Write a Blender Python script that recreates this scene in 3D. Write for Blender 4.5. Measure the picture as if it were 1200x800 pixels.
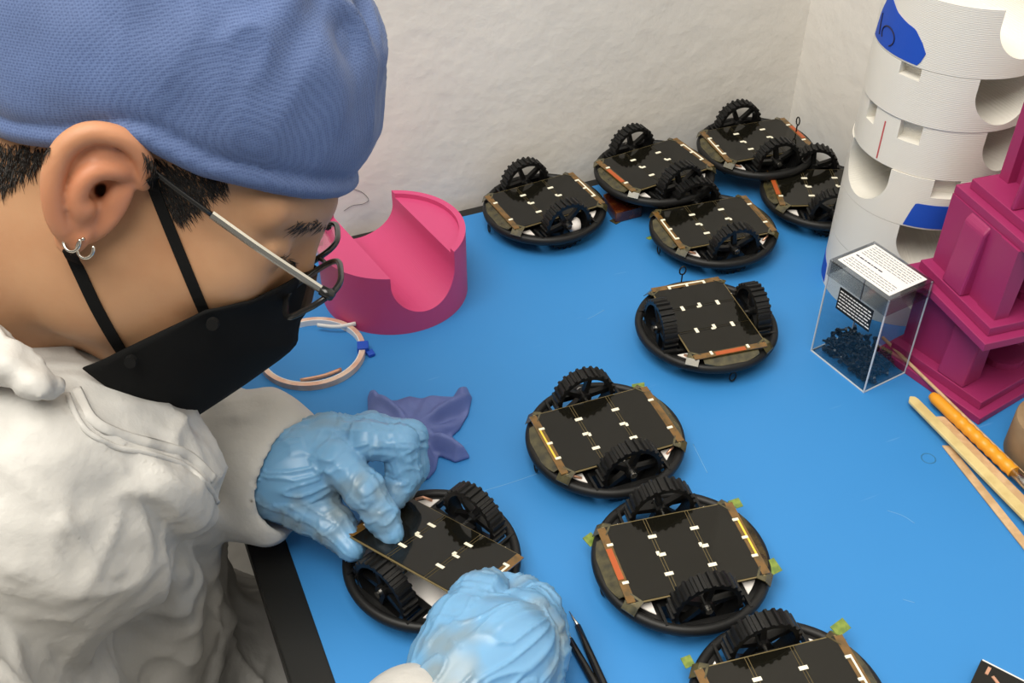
import bpy, bmesh, math, random
import numpy as np
from mathutils import Vector, Matrix, noise
from mathutils.bvhtree import BVHTree

for o in list(bpy.data.objects):
    bpy.data.objects.remove(o)
scene = bpy.context.scene
COL = scene.collection
RND = random.Random(7)

# ------------------------------------------------------------------ camera
FPX = 1290.0
PITCH, AZ, CAMH = math.radians(39.9), math.radians(66.75), 0.603      # table top is z = 0
CF = np.array([math.cos(AZ)*math.cos(PITCH), math.sin(AZ)*math.cos(PITCH), -math.sin(PITCH)])
CR = np.array([math.sin(AZ), -math.cos(AZ), 0.0])
CU = np.cross(CR, CF)
C0 = np.array([0, 0, CAMH])
cd = bpy.data.cameras.new('camera')
cam = bpy.data.objects.new('camera', cd)
COL.objects.link(cam)
cd.sensor_width = 36.0
cd.sensor_fit = 'HORIZONTAL'
cd.lens = FPX/1200*36
cd.clip_start = 0.01
mw = Matrix.Identity(4)
for i in range(3):
    mw[i][0], mw[i][1], mw[i][2], mw[i][3] = CR[i], CU[i], -CF[i], C0[i]
cam.matrix_world = mw
scene.camera = cam

# ------------------------------------------------------------------ light
scene.view_settings.view_transform = 'Standard'
scene.view_settings.look = 'None'
scene.view_settings.gamma = 1
scene.view_settings.exposure = 0.12
world = bpy.data.worlds.new('world')
scene.world = world
world.use_nodes = True
bg = world.node_tree.nodes['Background']
bg.inputs[0].default_value = (1.0, 0.95, 0.88, 1)
bg.inputs[1].default_value = 0.21


def area_light(name, loc, target, sx, sy, power, color):
    l = bpy.data.lights.new(name, 'AREA')
    l.shape = 'RECTANGLE'
    l.size, l.size_y, l.energy, l.color = sx, sy, power, color
    o = bpy.data.objects.new(name, l)
    COL.objects.link(o)
    o.location = loc
    o.rotation_euler = (Vector(target)-Vector(loc)).to_track_quat('-Z', 'Y').to_euler()
    return o


area_light('ceiling_lamp_light', (-0.45, 0.05, 1.80), (-0.40, 0.05, 0), 1.5, 1.3, 52, (1.0, 0.95, 0.855))

# ------------------------------------------------------------------ pixel helpers


def ray(px, py):
    return CF+CR*(px-600)/FPX+CU*(400-py)/FPX


def at(px, py, z=0.0):
    d = ray(px, py)
    return C0+d*(z-CAMH)/d[2]


def Pz(px, py, Z):
    return C0+ray(px, py)*Z


# ------------------------------------------------------------------ materials
MATS = {}


def mat(name, col, rough=0.5, metal=0.0, spec=0.5, bump=None, var=None, coat=0.0, sss=0.0, trans=0.0, sheen=0.0):
    """bump = (kind, scale, strength, distance); var = (colour2, scale, low, high)"""
    if name in MATS:
        return MATS[name]
    m = bpy.data.materials.new(name)
    m.use_nodes = True
    nt = m.node_tree
    b = nt.nodes['Principled BSDF']
    b.inputs['Base Color'].default_value = (*col, 1)
    b.inputs['Roughness'].default_value = rough
    b.inputs['Metallic'].default_value = metal
    b.inputs['Specular IOR Level'].default_value = spec
    b.inputs['Coat Weight'].default_value = coat
    b.inputs['Subsurface Weight'].default_value = sss
    if sss:
        b.inputs['Subsurface Radius'].default_value = (0.012, 0.005, 0.003)
        b.inputs['Subsurface Scale'].default_value = 0.35
    b.inputs['Transmission Weight'].default_value = trans
    b.inputs['Sheen Weight'].default_value = sheen
    tc = nt.nodes.new('ShaderNodeTexCoord')
    if var:
        n = nt.nodes.new('ShaderNodeTexNoise')
        n.inputs['Scale'].default_value = var[1]
        n.inputs['Detail'].default_value = 4
        nt.links.new(tc.outputs['Object'], n.inputs['Vector'])
        r = nt.nodes.new('ShaderNodeMapRange')
        r.inputs[1].default_value, r.inputs[2].default_value = var[2], var[3]
        nt.links.new(n.outputs['Fac'], r.inputs[0])
        mx = nt.nodes.new('ShaderNodeMix')
        mx.data_type = 'RGBA'
        mx.inputs[6].default_value = (*col, 1)
        mx.inputs[7].default_value = (*var[0], 1)
        nt.links.new(r.outputs[0], mx.inputs[0])
        nt.links.new(mx.outputs[2], b.inputs['Base Color'])
    if bump:
        kind, scale, strength, dist = bump
        if kind == 'noise':
            n = nt.nodes.new('ShaderNodeTexNoise')
            n.inputs['Detail'].default_value = 5
            n.inputs['Scale'].default_value = scale
            out = n.outputs['Fac']
        elif kind == 'voronoi':
            n = nt.nodes.new('ShaderNodeTexVoronoi')
            n.inputs['Scale'].default_value = scale
            out = n.outputs['Distance']
        else:
            n = nt.nodes.new('ShaderNodeTexWave')
            n.bands_direction = kind
            n.inputs['Scale'].default_value = scale
            n.inputs['Distortion'].default_value = 0.3
            out = n.outputs['Fac']
        nt.links.new(tc.outputs['Object'], n.inputs['Vector'])
        bp = nt.nodes.new('ShaderNodeBump')
        bp.inputs['Strength'].default_value = strength
        bp.inputs['Distance'].default_value = dist
        nt.links.new(out, bp.inputs['Height'])
        nt.links.new(bp.outputs[0], b.inputs['Normal'])
    MATS[name] = m
    return m


def clear_mat(name, tint, refl=0.12, rough=0.03):
    m = bpy.data.materials.new(name)
    m.use_nodes = True
    nt = m.node_tree
    nt.nodes.clear()
    out = nt.nodes.new('ShaderNodeOutputMaterial')
    tr = nt.nodes.new('ShaderNodeBsdfTransparent')
    tr.inputs[0].default_value = (*tint, 1)
    gl = nt.nodes.new('ShaderNodeBsdfGlossy')
    gl.inputs['Roughness'].default_value = rough
    fr = nt.nodes.new('ShaderNodeLayerWeight')
    fr.inputs[0].default_value = 0.5
    pw = nt.nodes.new('ShaderNodeMath')
    pw.operation = 'POWER'
    pw.inputs[1].default_value = 4.0
    mu = nt.nodes.new('ShaderNodeMath')
    mu.operation = 'MULTIPLY_ADD'
    mu.inputs[1].default_value = 0.5
    mu.inputs[2].default_value = refl
    mu.use_clamp = True
    nt.links.new(fr.outputs['Facing'], pw.inputs[0])
    mx = nt.nodes.new('ShaderNodeMixShader')
    nt.links.new(pw.outputs[0], mu.inputs[0])
    nt.links.new(mu.outputs[0], mx.inputs[0])
    nt.links.new(tr.outputs[0], mx.inputs[1])
    nt.links.new(gl.outputs[0], mx.inputs[2])
    nt.links.new(mx.outputs[0], out.inputs[0])
    MATS[name] = m
    return m


M_WALL = mat('white_plaster', (0.80, 0.77, 0.72), 0.85, bump=('noise', 45, 0.35, 0.004), var=((0.74, 0.71, 0.66), 5, 0.4, 0.7))
M_FLOOR = mat('grey_floor', (0.22, 0.215, 0.20), 0.6, var=((0.18, 0.175, 0.165), 6, 0.4, 0.6))
M_BLACKEDGE = mat('black_table_edge', (0.012, 0.012, 0.011), 0.35)
M_STEEL = mat('grey_steel', (0.35, 0.35, 0.35), 0.4, metal=0.8)
M_BLK = mat('black_printed_plastic', (0.006, 0.006, 0.006), 0.38, spec=0.35, bump=('noise', 900, 0.12, 0.0004))
M_RUB = mat('black_rubber', (0.008, 0.008, 0.008), 0.5, spec=0.35)
M_CELL = mat('black_solar_film', (0.007, 0.0065, 0.0045), 0.07, spec=0.4)
M_GOLD = mat('dull_gold_trace', (0.20, 0.155, 0.07), 0.4, metal=0.2)
M_KAP = mat('amber_polyimide_tape', (0.17, 0.085, 0.018), 0.22, coat=0.4, var=((0.09, 0.055, 0.015), 160, 0.4, 0.65))
M_OLIVE = mat('olive_tape_film', (0.085, 0.072, 0.030), 0.25, coat=0.4, var=((0.03, 0.028, 0.015), 120, 0.4, 0.65))
M_GREENTAPE = mat('yellow_green_tape', (0.23, 0.30, 0.05), 0.3, var=((0.13, 0.20, 0.04), 200, 0.4, 0.6))
M_TAB = mat('cream_contact_tab', (0.88, 0.84, 0.68), 0.45)
M_YEL = mat('yellow_busbar', (0.80, 0.60, 0.06), 0.35)
M_ORANGE = mat('orange_red_film', (0.42, 0.085, 0.02), 0.35)
M_WHITEPLATE = mat('white_card_plate', (0.82, 0.78, 0.74), 0.6)
M_COPPERW = mat('copper_strip', (0.75, 0.42, 0.28), 0.35, metal=0.7)
M_METAL = mat('steel', (0.62, 0.60, 0.56), 0.25, metal=1.0)
M_PINK = mat('pink_printed_plastic', (0.56, 0.062, 0.185), 0.5, bump=('Z', 330, 0.12, 0.0004))
M_MAG = mat('magenta_printed_plastic', (0.31, 0.022, 0.11), 0.5, bump=('Z', 330, 0.10, 0.0004))
M_WHITEPR = mat('white_printed_plastic', (0.80, 0.77, 0.70), 0.32, bump=('Z', 260, 0.35, 0.0005), sss=0.0)
M_BLUETAPE = mat('blue_masking_tape', (0.008, 0.075, 0.50), 0.6, bump=('noise', 700, 0.2, 0.0004))
M_INK = mat('black_ink', (0.012, 0.012, 0.05), 0.5)
M_REDINK = mat('red_ink', (0.55, 0.10, 0.10), 0.6)
M_COPPER = mat('copper_tape', (0.72, 0.44, 0.32), 0.42, metal=0.35, var=((0.80, 0.62, 0.50), 60, 0.4, 0.6))
M_PAPER = mat('white_paper', (0.82, 0.81, 0.78), 0.6)
M_NAVYGLOVE = mat('periwinkle_nitrile', (0.115, 0.16, 0.40), 0.6, bump=('noise', 120, 0.25, 0.002), var=((0.09, 0.125, 0.33), 25, 0.4, 0.6))
M_WOOD = mat('pale_birch_wood', (0.62, 0.42, 0.24), 0.55, var=((0.52, 0.33, 0.17), 120, 0.4, 0.6))
M_BAMBOO = mat('pale_bamboo', (0.70, 0.56, 0.26), 0.42, var=((0.60, 0.46, 0.20), 60, 0.4, 0.6))
M_ORHANDLE = mat('orange_plastic_handle', (0.80, 0.33, 0.02), 0.35)
M_CARD = mat('brown_cardboard', (0.30, 0.20, 0.11), 0.8, var=((0.25, 0.16, 0.085), 40, 0.4, 0.6))
M_SCREW = mat('black_oxide_screw', (0.012, 0.016, 0.022), 0.35, metal=0.3)
M_LABELBLK = mat('black_label', (0.01, 0.01, 0.01), 0.4)
M_SKIN = mat('skin', (0.43, 0.240, 0.130), 0.48, spec=0.35, sss=0.15, bump=('noise', 420, 0.10, 0.0008), var=((0.38, 0.195, 0.102), 28, 0.4, 0.7))
M_HAIR = mat('black_hair', (0.012, 0.009, 0.007), 0.45)
M_MASK = mat('black_mask_fabric', (0.006, 0.006, 0.006), 0.8, spec=0.12, bump=('noise', 1200, 0.25, 0.0005))
M_SILVER = mat('silver', (0.66, 0.64, 0.58), 0.22, metal=1.0)
M_FRAME = mat('black_glasses_frame', (0.01, 0.01, 0.01), 0.22)
M_EYE = mat('eye_white', (0.75, 0.72, 0.68), 0.2)
M_AMBERBLK = mat('dark_amber_film', (0.055, 0.010, 0.004), 0.15, coat=0.6, var=((0.16, 0.05, 0.01), 90, 0.5, 0.75))
M_SCUFF = mat('pale_scuff', (0.11, 0.32, 0.62), 0.6)
M_STAIN = mat('green_stain', (0.03, 0.17, 0.36), 0.6)
M_CLEAR = clear_mat('clear_plastic', (0.93, 0.95, 0.96), 0.02)
M_CLEARLID = clear_mat('clear_plastic_lid', (0.80, 0.82, 0.84), 0.12, 0.1)
M_LENS = clear_mat('lens_glass', (0.93, 0.93, 0.94), 0.03, 0.02)
M_EDGEP = mat('polished_plastic_edge', (0.62, 0.64, 0.66), 0.15, spec=0.8)


def fabric_cap():
    m = mat('blue_nonwoven_cap', (0.115, 0.185, 0.48), 0.75, sheen=0.15)
    nt = m.node_tree
    b = nt.nodes['Principled BSDF']
    tc = nt.nodes.new('ShaderNodeTexCoord')
    v = nt.nodes.new('ShaderNodeTexVoronoi')
    v.inputs['Scale'].default_value = 820
    v.inputs['Randomness'].default_value = 0.25
    nt.links.new(tc.outputs['Object'], v.inputs['Vector'])
    n = nt.nodes.new('ShaderNodeTexNoise')
    n.inputs['Scale'].default_value = 18
    nt.links.new(tc.outputs['Object'], n.inputs['Vector'])
    r = nt.nodes.new('ShaderNodeMapRange')
    r.inputs[1].default_value, r.inputs[2].default_value = 0.15, 0.62
    nt.links.new(v.outputs['Distance'], r.inputs[0])
    mx = nt.nodes.new('ShaderNodeMix')
    mx.data_type = 'RGBA'
    mx.inputs[6].default_value = (0.055, 0.094, 0.235, 1)
    mx.inputs[7].default_value = (0.100, 0.160, 0.345, 1)
    nt.links.new(r.outputs[0], mx.inputs[0])
    mx2 = nt.nodes.new('ShaderNodeMix')
    mx2.data_type = 'RGBA'
    mx2.blend_type = 'MULTIPLY'
    mx2.inputs[0].default_value = 0.35
    nt.links.new(mx.outputs[2], mx2.inputs[6])
    nt.links.new(n.outputs['Fac'], mx2.inputs[7])
    nt.links.new(mx2.outputs[2], b.inputs['Base Color'])
    bp = nt.nodes.new('ShaderNodeBump')
    bp.inputs['Strength'].default_value = 0.35
    bp.inputs['Distance'].default_value = 0.0006
    nt.links.new(v.outputs['Distance'], bp.inputs['Height'])
    nt.links.new(bp.outputs[0], b.inputs['Normal'])
    return m


def fabric_suit():
    m = mat('white_coverall_film', (0.50, 0.49, 0.468), 0.55, sss=0.0)
    nt = m.node_tree
    b = nt.nodes['Principled BSDF']
    tc = nt.nodes.new('ShaderNodeTexCoord')
    mp = nt.nodes.new('ShaderNodeMapping')
    mp.inputs['Rotation'].default_value = (0.4, 0.5, 0.7)
    mp.inputs['Scale'].default_value = (1.0, 2.6, 1.6)
    nt.links.new(tc.outputs['Object'], mp.inputs[0])
    n = nt.nodes.new('ShaderNodeTexNoise')
    n.inputs['Scale'].default_value = 24
    n.inputs['Detail'].default_value = 3
    n.noise_type = 'RIDGED_MULTIFRACTAL'
    nt.links.new(mp.outputs[0], n.inputs['Vector'])
    n2 = nt.nodes.new('ShaderNodeTexNoise')
    n2.inputs['Scale'].default_value = 110
    n2.inputs['Detail'].default_value = 6
    nt.links.new(tc.outputs['Object'], n2.inputs['Vector'])
    b1 = nt.nodes.new('ShaderNodeBump')
    b1.inputs['Strength'].default_value = 0.9
    b1.inputs['Distance'].default_value = 0.005
    nt.links.new(n.outputs['Fac'], b1.inputs['Height'])
    b2 = nt.nodes.new('ShaderNodeBump')
    b2.inputs['Strength'].default_value = 0.35
    b2.inputs['Distance'].default_value = 0.0024
    nt.links.new(n2.outputs['Fac'], b2.inputs['Height'])
    nt.links.new(b1.outputs[0], b2.inputs['Normal'])
    nt.links.new(b2.outputs[0], b.inputs['Normal'])
    return m


def glove_mat():
    m = mat('light_blue_nitrile', (0.20, 0.43, 0.70), 0.36, spec=0.5, sss=0.1)
    nt = m.node_tree
    b = nt.nodes['Principled BSDF']
    tc = nt.nodes.new('ShaderNodeTexCoord')
    n = nt.nodes.new('ShaderNodeTexNoise')
    n.inputs['Scale'].default_value = 26
    n.inputs['Detail'].default_value = 2
    nt.links.new(tc.outputs['Object'], n.inputs['Vector'])
    r = nt.nodes.new('ShaderNodeMapRange')
    r.inputs[1].default_value, r.inputs[2].default_value = 0.52, 0.68
    nt.links.new(n.outputs['Fac'], r.inputs[0])
    mx = nt.nodes.new('ShaderNodeMix')
    mx.data_type = 'RGBA'
    mx.inputs[6].default_value = (0.155, 0.35, 0.58, 1)
    mx.inputs[7].default_value = (0.20, 0.275, 0.33, 1)
    nt.links.new(r.outputs[0], mx.inputs[0])
    nt.links.new(mx.outputs[2], b.inputs['Base Color'])
    mp = nt.nodes.new('ShaderNodeMapping')
    mp.inputs['Rotation'].default_value = (0.3, 0.2, 0.9)
    mp.inputs['Scale'].default_value = (1.0, 3.2, 1.4)
    nt.links.new(tc.outputs['Object'], mp.inputs[0])
    w = nt.nodes.new('ShaderNodeTexNoise')
    w.inputs['Scale'].default_value = 38
    w.inputs['Detail'].default_value = 2
    w.noise_type = 'RIDGED_MULTIFRACTAL'
    nt.links.new(mp.outputs[0], w.inputs['Vector'])
    bp = nt.nodes.new('ShaderNodeBump')
    bp.inputs['Strength'].default_value = 0.30
    bp.inputs['Distance'].default_value = 0.0020
    nt.links.new(w.outputs['Fac'], bp.inputs['Height'])
    nt.links.new(bp.outputs[0], b.inputs['Normal'])
    return m


def mat_mat():
    m = mat('blue_antistatic_mat', (0.035, 0.225, 0.56), 0.52, spec=0.35, bump=('noise', 1500, 0.08, 0.0003))
    nt = m.node_tree
    b = nt.nodes['Principled BSDF']
    geo = nt.nodes.new('ShaderNodeNewGeometry')
    n = nt.nodes.new('ShaderNodeTexNoise')
    n.inputs['Scale'].default_value = 7
    n.inputs['Detail'].default_value = 3
    nt.links.new(geo.outputs['Position'], n.inputs['Vector'])
    mx = nt.nodes.new('ShaderNodeMix')
    mx.data_type = 'RGBA'
    mx.inputs[6].default_value = (0.032, 0.215, 0.54, 1)
    mx.inputs[7].default_value = (0.040, 0.235, 0.575, 1)
    nt.links.new(n.outputs['Fac'], mx.inputs[0])
    # fine pale scratches: stretched thresholded noise
    mp = nt.nodes.new('ShaderNodeMapping')
    mp.inputs['Rotation'].default_value = (0, 0, 0.6)
    mp.inputs['Scale'].default_value = (9, 95, 1)
    nt.links.new(geo.outputs['Position'], mp.inputs[0])
    s = nt.nodes.new('ShaderNodeTexNoise')
    s.inputs['Scale'].default_value = 2.2
    s.inputs['Detail'].default_value = 1
    nt.links.new(mp.outputs[0], s.inputs['Vector'])
    r = nt.nodes.new('ShaderNodeMapRange')
    r.inputs[1].default_value, r.inputs[2].default_value = 0.76, 0.84
    r.inputs[4].default_value = 0.35
    nt.links.new(s.outputs['Fac'], r.inputs[0])
    mx2 = nt.nodes.new('ShaderNodeMix')
    mx2.data_type = 'RGBA'
    mx2.inputs[7].default_value = (0.25, 0.45, 0.72, 1)
    nt.links.new(r.outputs[0], mx2.inputs[0])
    nt.links.new(mx.outputs[2], mx2.inputs[6])
    nt.links.new(mx2.outputs[2], b.inputs['Base Color'])
    return m


M_CAP = fabric_cap()
M_SUIT = fabric_suit()
M_GLOVE = glove_mat()
M_MAT = mat_mat()

# ------------------------------------------------------------------ object helpers


def tag(o, label=None, cat=None, group=None, kind=None):
    if label:
        o['label'] = label
    if cat:
        o['category'] = cat
    if group:
        o['group'] = group
    if kind:
        o['kind'] = kind
    return o


def empty(name, loc=(0, 0, 0), rz=0, parent=None):
    o = bpy.data.objects.new(name, None)
    o.empty_display_size = 0.02
    COL.objects.link(o)
    o.location = loc
    o.rotation_euler = (0, 0, rz)
    o.parent = parent
    return o


def obj_from(name, verts, faces, m, parent=None, smooth=False):
    me = bpy.data.meshes.new(name)
    me.from_pydata([tuple(map(float, v)) for v in verts], [], [tuple(map(int, f)) for f in faces])
    me.update()
    if smooth:
        for p in me.polygons:
            p.use_smooth = True
    me.materials.append(m)
    o = bpy.data.objects.new(name, me)
    COL.objects.link(o)
    o.parent = parent
    return o


class MB:
    def __init__(s):
        s.v = []
        s.f = []

    def add(s, vs, fs):
        b = len(s.v)
        s.v += [tuple(map(float, v)) for v in vs]
        s.f += [tuple(i+b for i in f) for f in fs]
        return s

    def box(s, c, d, rz=0.0, top=1.0):
        x, y, z = d[0]/2, d[1]/2, d[2]/2
        vs = []
        for k, (sx, sy, sz) in enumerate([(-1, -1, -1), (1, -1, -1), (1, 1, -1), (-1, 1, -1), (-1, -1, 1), (1, -1, 1), (1, 1, 1), (-1, 1, 1)]):
            q = top if sz > 0 else 1
            px, py = sx*x*q, sy*y*q
            vs.append((c[0]+px*math.cos(rz)-py*math.sin(rz), c[1]+px*math.sin(rz)+py*math.cos(rz), c[2]+sz*z))
        return s.add(vs, [(0, 3, 2, 1), (4, 5, 6, 7), (0, 1, 5, 4), (1, 2, 6, 5), (2, 3, 7, 6), (3, 0, 4, 7)])

    def prism(s, poly, z0, z1):
        n = len(poly)
        vs = [(p[0], p[1], z0) for p in poly]+[(p[0], p[1], z1) for p in poly]
        fs = [tuple(range(n-1, -1, -1)), tuple(range(n, 2*n))]
        fs += [(i, (i+1) % n, n+(i+1) % n, n+i) for i in range(n)]
        return s.add(vs, fs)

    def tube(s, path, r, n=8, closed=False, flat=1.0, up=None):
        """round (or flattened) tube along path; r scalar or list"""
        P = [np.array(p, float) for p in path]
        m = len(P)
        rs = r if hasattr(r, '__len__') else [r]*m
        vs = []
        prev = np.array(up, float) if up is not None else None
        for i in range(m):
            if closed:
                t = P[(i+1) % m]-P[i-1]
            else:
                t = P[min(i+1, m-1)]-P[max(i-1, 0)]
            t = t/(np.linalg.norm(t)+1e-12)
            if prev is None:
                a = np.array([0, 0, 1.0]) if abs(t[2]) < 0.9 else np.array([1.0, 0, 0])
            else:
                a = prev
            b = np.cross(t, a)
            b /= np.linalg.norm(b)+1e-12
            a = np.cross(b, t)
            if up is None:
                prev = a
            for k in range(n):
                an = 2*math.pi*k/n
                vs.append(P[i]+b*rs[i]*math.cos(an)+a*rs[i]*flat*math.sin(an))
        fs = []
        for i in range(m if closed else m-1):
            j = (i+1) % m
            for k in range(n):
                l = (k+1) % n
                fs.append((i*n+k, i*n+l, j*n+l, j*n+k))
        if not closed:
            fs.append(tuple(range(n-1, -1, -1)))
            fs.append(tuple((m-1)*n+k for k in range(n)))
        return s.add(vs, fs)

    def cyl(s, p0, p1, r0, r1=None, n=16):
        return s.tube([p0, p1], [r0, r0 if r1 is None else r1], n)

    def build(s, name, m, parent=None, smooth=False, bevel=0):
        o = obj_from(name, s.v, s.f, m, parent, smooth)
        if bevel:
            b = o.modifiers.new('bevel', 'BEVEL')
            b.width = bevel
            b.segments = 2
            b.limit_method = 'ANGLE'
        return o


def smooth_by_angle(o, ang=35):
    me = o.data
    bm = bmesh.new()
    bm.from_mesh(me)
    bmesh.ops.recalc_face_normals(bm, faces=bm.faces)
    for f in bm.faces:
        f.smooth = True
    for e in bm.edges:
        if len(e.link_faces) == 2 and e.calc_face_angle(0) > math.radians(ang):
            e.smooth = False
    bm.to_mesh(me)
    bm.free()
    return o


def boolean(o, cutters, op='DIFFERENCE'):
    for c in cutters:
        md = o.modifiers.new('b', 'BOOLEAN')
        md.object = c
        md.operation = op
        md.solver = 'EXACT'
    dg = bpy.context.evaluated_depsgraph_get()
    me = bpy.data.meshes.new_from_object(o.evaluated_get(dg))
    o.modifiers.clear()
    o.data = me
    for c in cutters:
        bpy.data.objects.remove(c)
    return o


def circle_poly(r, n=64, c=(0, 0)):
    return [(c[0]+r*math.cos(2*math.pi*i/n), c[1]+r*math.sin(2*math.pi*i/n)) for i in range(n)]


def clip_poly(poly, a, b, c):
    """keep a*x+b*y<=c"""
    out = []
    n = len(poly)
    for i in range(n):
        p, q = poly[i], poly[(i+1) % n]
        dp, dq = a*p[0]+b*p[1]-c, a*q[0]+b*q[1]-c
        if dp <= 0:
            out.append(p)
        if (dp < 0 < dq) or (dq < 0 < dp):
            t = dp/(dp-dq)
            out.append((p[0]+(q[0]-p[0])*t, p[1]+(q[1]-p[1])*t))
    return out


def copy_tree(o, parent=None):
    c = o.copy()
    COL.objects.link(c)
    c.parent = parent
    for ch in o.children:
        copy_tree(ch, c)
    return c


def spline(pts, n):
    """Catmull-Rom through points"""
    P = [np.array(p, float) for p in pts]
    P = [2*P[0]-P[1]]+P+[2*P[-1]-P[-2]]
    out = []
    segs = len(P)-3
    for i in range(n):
        u = i/(n-1)*segs
        k = min(int(u), segs-1)
        t = u-k
        a, b, c, d = P[k:k+4]
        out.append(0.5*((2*b)+(c-a)*t+(2*a-5*b+4*c-d)*t*t+(3*b-a-3*c+d)*t**3))
    return out


# ------------------------------------------------------------------ signed-distance sculpting
class Vol:
    def __init__(s, lo, hi, h):
        s.h = h
        s.lo = np.array(lo, float)
        s.n = np.ceil((np.array(hi)-s.lo)/h).astype(int)+1
        s.d = np.full(s.n, 1.0, np.float32)
        s.ax = [(s.lo[i]+np.arange(s.n[i])*h).astype(np.float32) for i in range(3)]

    def _sub(s, lo, hi):
        i0 = np.clip(np.floor((np.array(lo)-s.lo)/s.h).astype(int), 0, s.n)
        i1 = np.clip(np.ceil((np.array(hi)-s.lo)/s.h).astype(int)+1, 0, s.n)
        sl = tuple(slice(a, b) for a, b in zip(i0, i1))
        X = s.ax[0][sl[0]][:, None, None]
        Y = s.ax[1][sl[1]][None, :, None]
        Z = s.ax[2][sl[2]][None, None, :]
        return sl, X, Y, Z

    def blend(s, sl, b, k, op):
        a = s.d[sl]
        if op == 'sub':
            a2, b2 = -a, b
        else:
            a2, b2 = a, b
        if k > 0:
            h = np.clip(0.5+0.5*(b2-a2)/k, 0, 1)
            m = b2*(1-h)+a2*h-k*h*(1-h)
        else:
            m = np.minimum(a2, b2)
        s.d[sl] = -m if op == 'sub' else m

    def cap(s, a, b, ra, rb=None, k=0.01, op='add'):
        rb = ra if rb is None else rb
        a, b = np.array(a, float), np.array(b, float)
        mg = max(ra, rb)+k+3*s.h
        sl, X, Y, Z = s._sub(np.minimum(a, b)-mg, np.maximum(a, b)+mg)
        ba = b-a
        t = np.clip(((X-a[0])*ba[0]+(Y-a[1])*ba[1]+(Z-a[2])*ba[2])/(ba@ba+1e-12), 0, 1)
        d = np.sqrt((X-a[0]-t*ba[0])**2+(Y-a[1]-t*ba[1])**2+(Z-a[2]-t*ba[2])**2)-(ra+(rb-ra)*t)
        s.blend(sl, d, k, op)

    def chain(s, pts, rs, k=0.01, op='add'):
        for i in range(len(pts)-1):
            s.cap(pts[i], pts[i+1], rs[i], rs[i+1], k, op)

    def ell(s, c, axes, rad, k=0.01, op='add'):
        c = np.array(c, float)
        mg = max(rad)+k+3*s.h
        sl, X, Y, Z = s._sub(c-mg, c+mg)
        q = 0
        q2 = 0
        for ax, r in zip(axes, rad):
            l = (X-c[0])*ax[0]+(Y-c[1])*ax[1]+(Z-c[2])*ax[2]
            q = q+(l/r)**2
            q2 = q2+(l/(r*r))**2
        k0 = np.sqrt(q)
        d = k0*(k0-1)/(np.sqrt(q2)+1e-9)
        s.blend(sl, d, k, op)

    def mesh(s):
        d = s.d
        S = d < 0
        n = [k-1 for k in d.shape]
        cnt = np.zeros(n, np.int8)
        for i in (0, 1):
            for j in (0, 1):
                for k in (0, 1):
                    cnt += S[i:i+n[0], j:j+n[1], k:k+n[2]]
        act = (cnt > 0) & (cnt < 8)
        idx = np.full(n, -1, np.int64)
        I = np.argwhere(act)
        idx[act] = np.arange(len(I))
        pos = np.zeros((len(I), 3))
        w = np.zeros(len(I))
        for ax in range(3):
            oth = [q for q in range(3) if q != ax]
            for u in (0, 1):
                for v in (0, 1):
                    o0 = np.zeros(3, int)
                    o0[oth[0]], o0[oth[1]] = u, v
                    o1 = o0.copy()
                    o1[ax] = 1
                    a = d[tuple((I+o0).T)]
                    b = d[tuple((I+o1).T)]
                    m = (a < 0) != (b < 0)
                    t = np.where(m, a/np.where(m, a-b, 1), 0)
                    p = np.tile(o0.astype(float), (len(I), 1))
                    p[:, ax] = t
                    pos[m] += p[m]
                    w[m] += 1
        V = s.lo+(I+pos/w[:, None])*s.h
        faces = []
        for ax in range(3):
            o1, o2 = (ax+1) % 3, (ax+2) % 3
            sa = [slice(1, -1)]*3
            sb = [slice(1, -1)]*3
            sa[ax] = slice(0, -1)
            sb[ax] = slice(1, None)
            A, B = S[tuple(sa)], S[tuple(sb)]
            for inside_first in (True, False):
                m = (A & ~B) if inside_first else (~A & B)
                E = np.argwhere(m)
                E[:, o1] += 1
                E[:, o2] += 1
                def cell(a, b):
                    q = E.copy()
                    q[:, o1] -= a
                    q[:, o2] -= b
                    return idx[tuple(q.T)]
                q = [cell(1, 1), cell(0, 1), cell(0, 0), cell(1, 0)]
                if not inside_first:
                    q = q[::-1]
                faces.append(np.stack(q, 1))
        return V, np.concatenate(faces)


def vnormals(V, Fq):
    n = np.cross(V[Fq[:, 2]]-V[Fq[:, 0]], V[Fq[:, 3]]-V[Fq[:, 1]])
    N = np.zeros_like(V)
    for k in range(4):
        np.add.at(N, Fq[:, k], n)
    return N/(np.linalg.norm(N, axis=1, keepdims=True)+1e-12)


def lap(V, Fq, it=2, lam=0.5):
    for _ in range(it):
        S = np.zeros_like(V)
        c = np.zeros(len(V))
        for k in range(4):
            a, b = Fq[:, k], Fq[:, (k+1) % 4]
            np.add.at(S, a, V[b])
            np.add.at(S, b, V[a])
            np.add.at(c, a, 1)
            np.add.at(c, b, 1)
        V = V+lam*(S/c[:, None]-V)
    return V


def fast_obj(name, V, Fq, m, parent=None):
    me = bpy.data.meshes.new(name)
    me.vertices.add(len(V))
    me.vertices.foreach_set('co', V.astype(np.float32).ravel())
    me.loops.add(len(Fq)*4)
    me.loops.foreach_set('vertex_index', Fq.astype(np.int32).ravel())
    me.polygons.add(len(Fq))
    me.polygons.foreach_set('loop_start', np.arange(0, len(Fq)*4, 4, dtype=np.int32))
    me.polygons.foreach_set('use_smooth', np.ones(len(Fq), bool))
    me.update(calc_edges=True)
    me.validate()
    me.materials.append(m)
    o = bpy.data.objects.new(name, me)
    COL.objects.link(o)
    o.parent = parent
    return o


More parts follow.
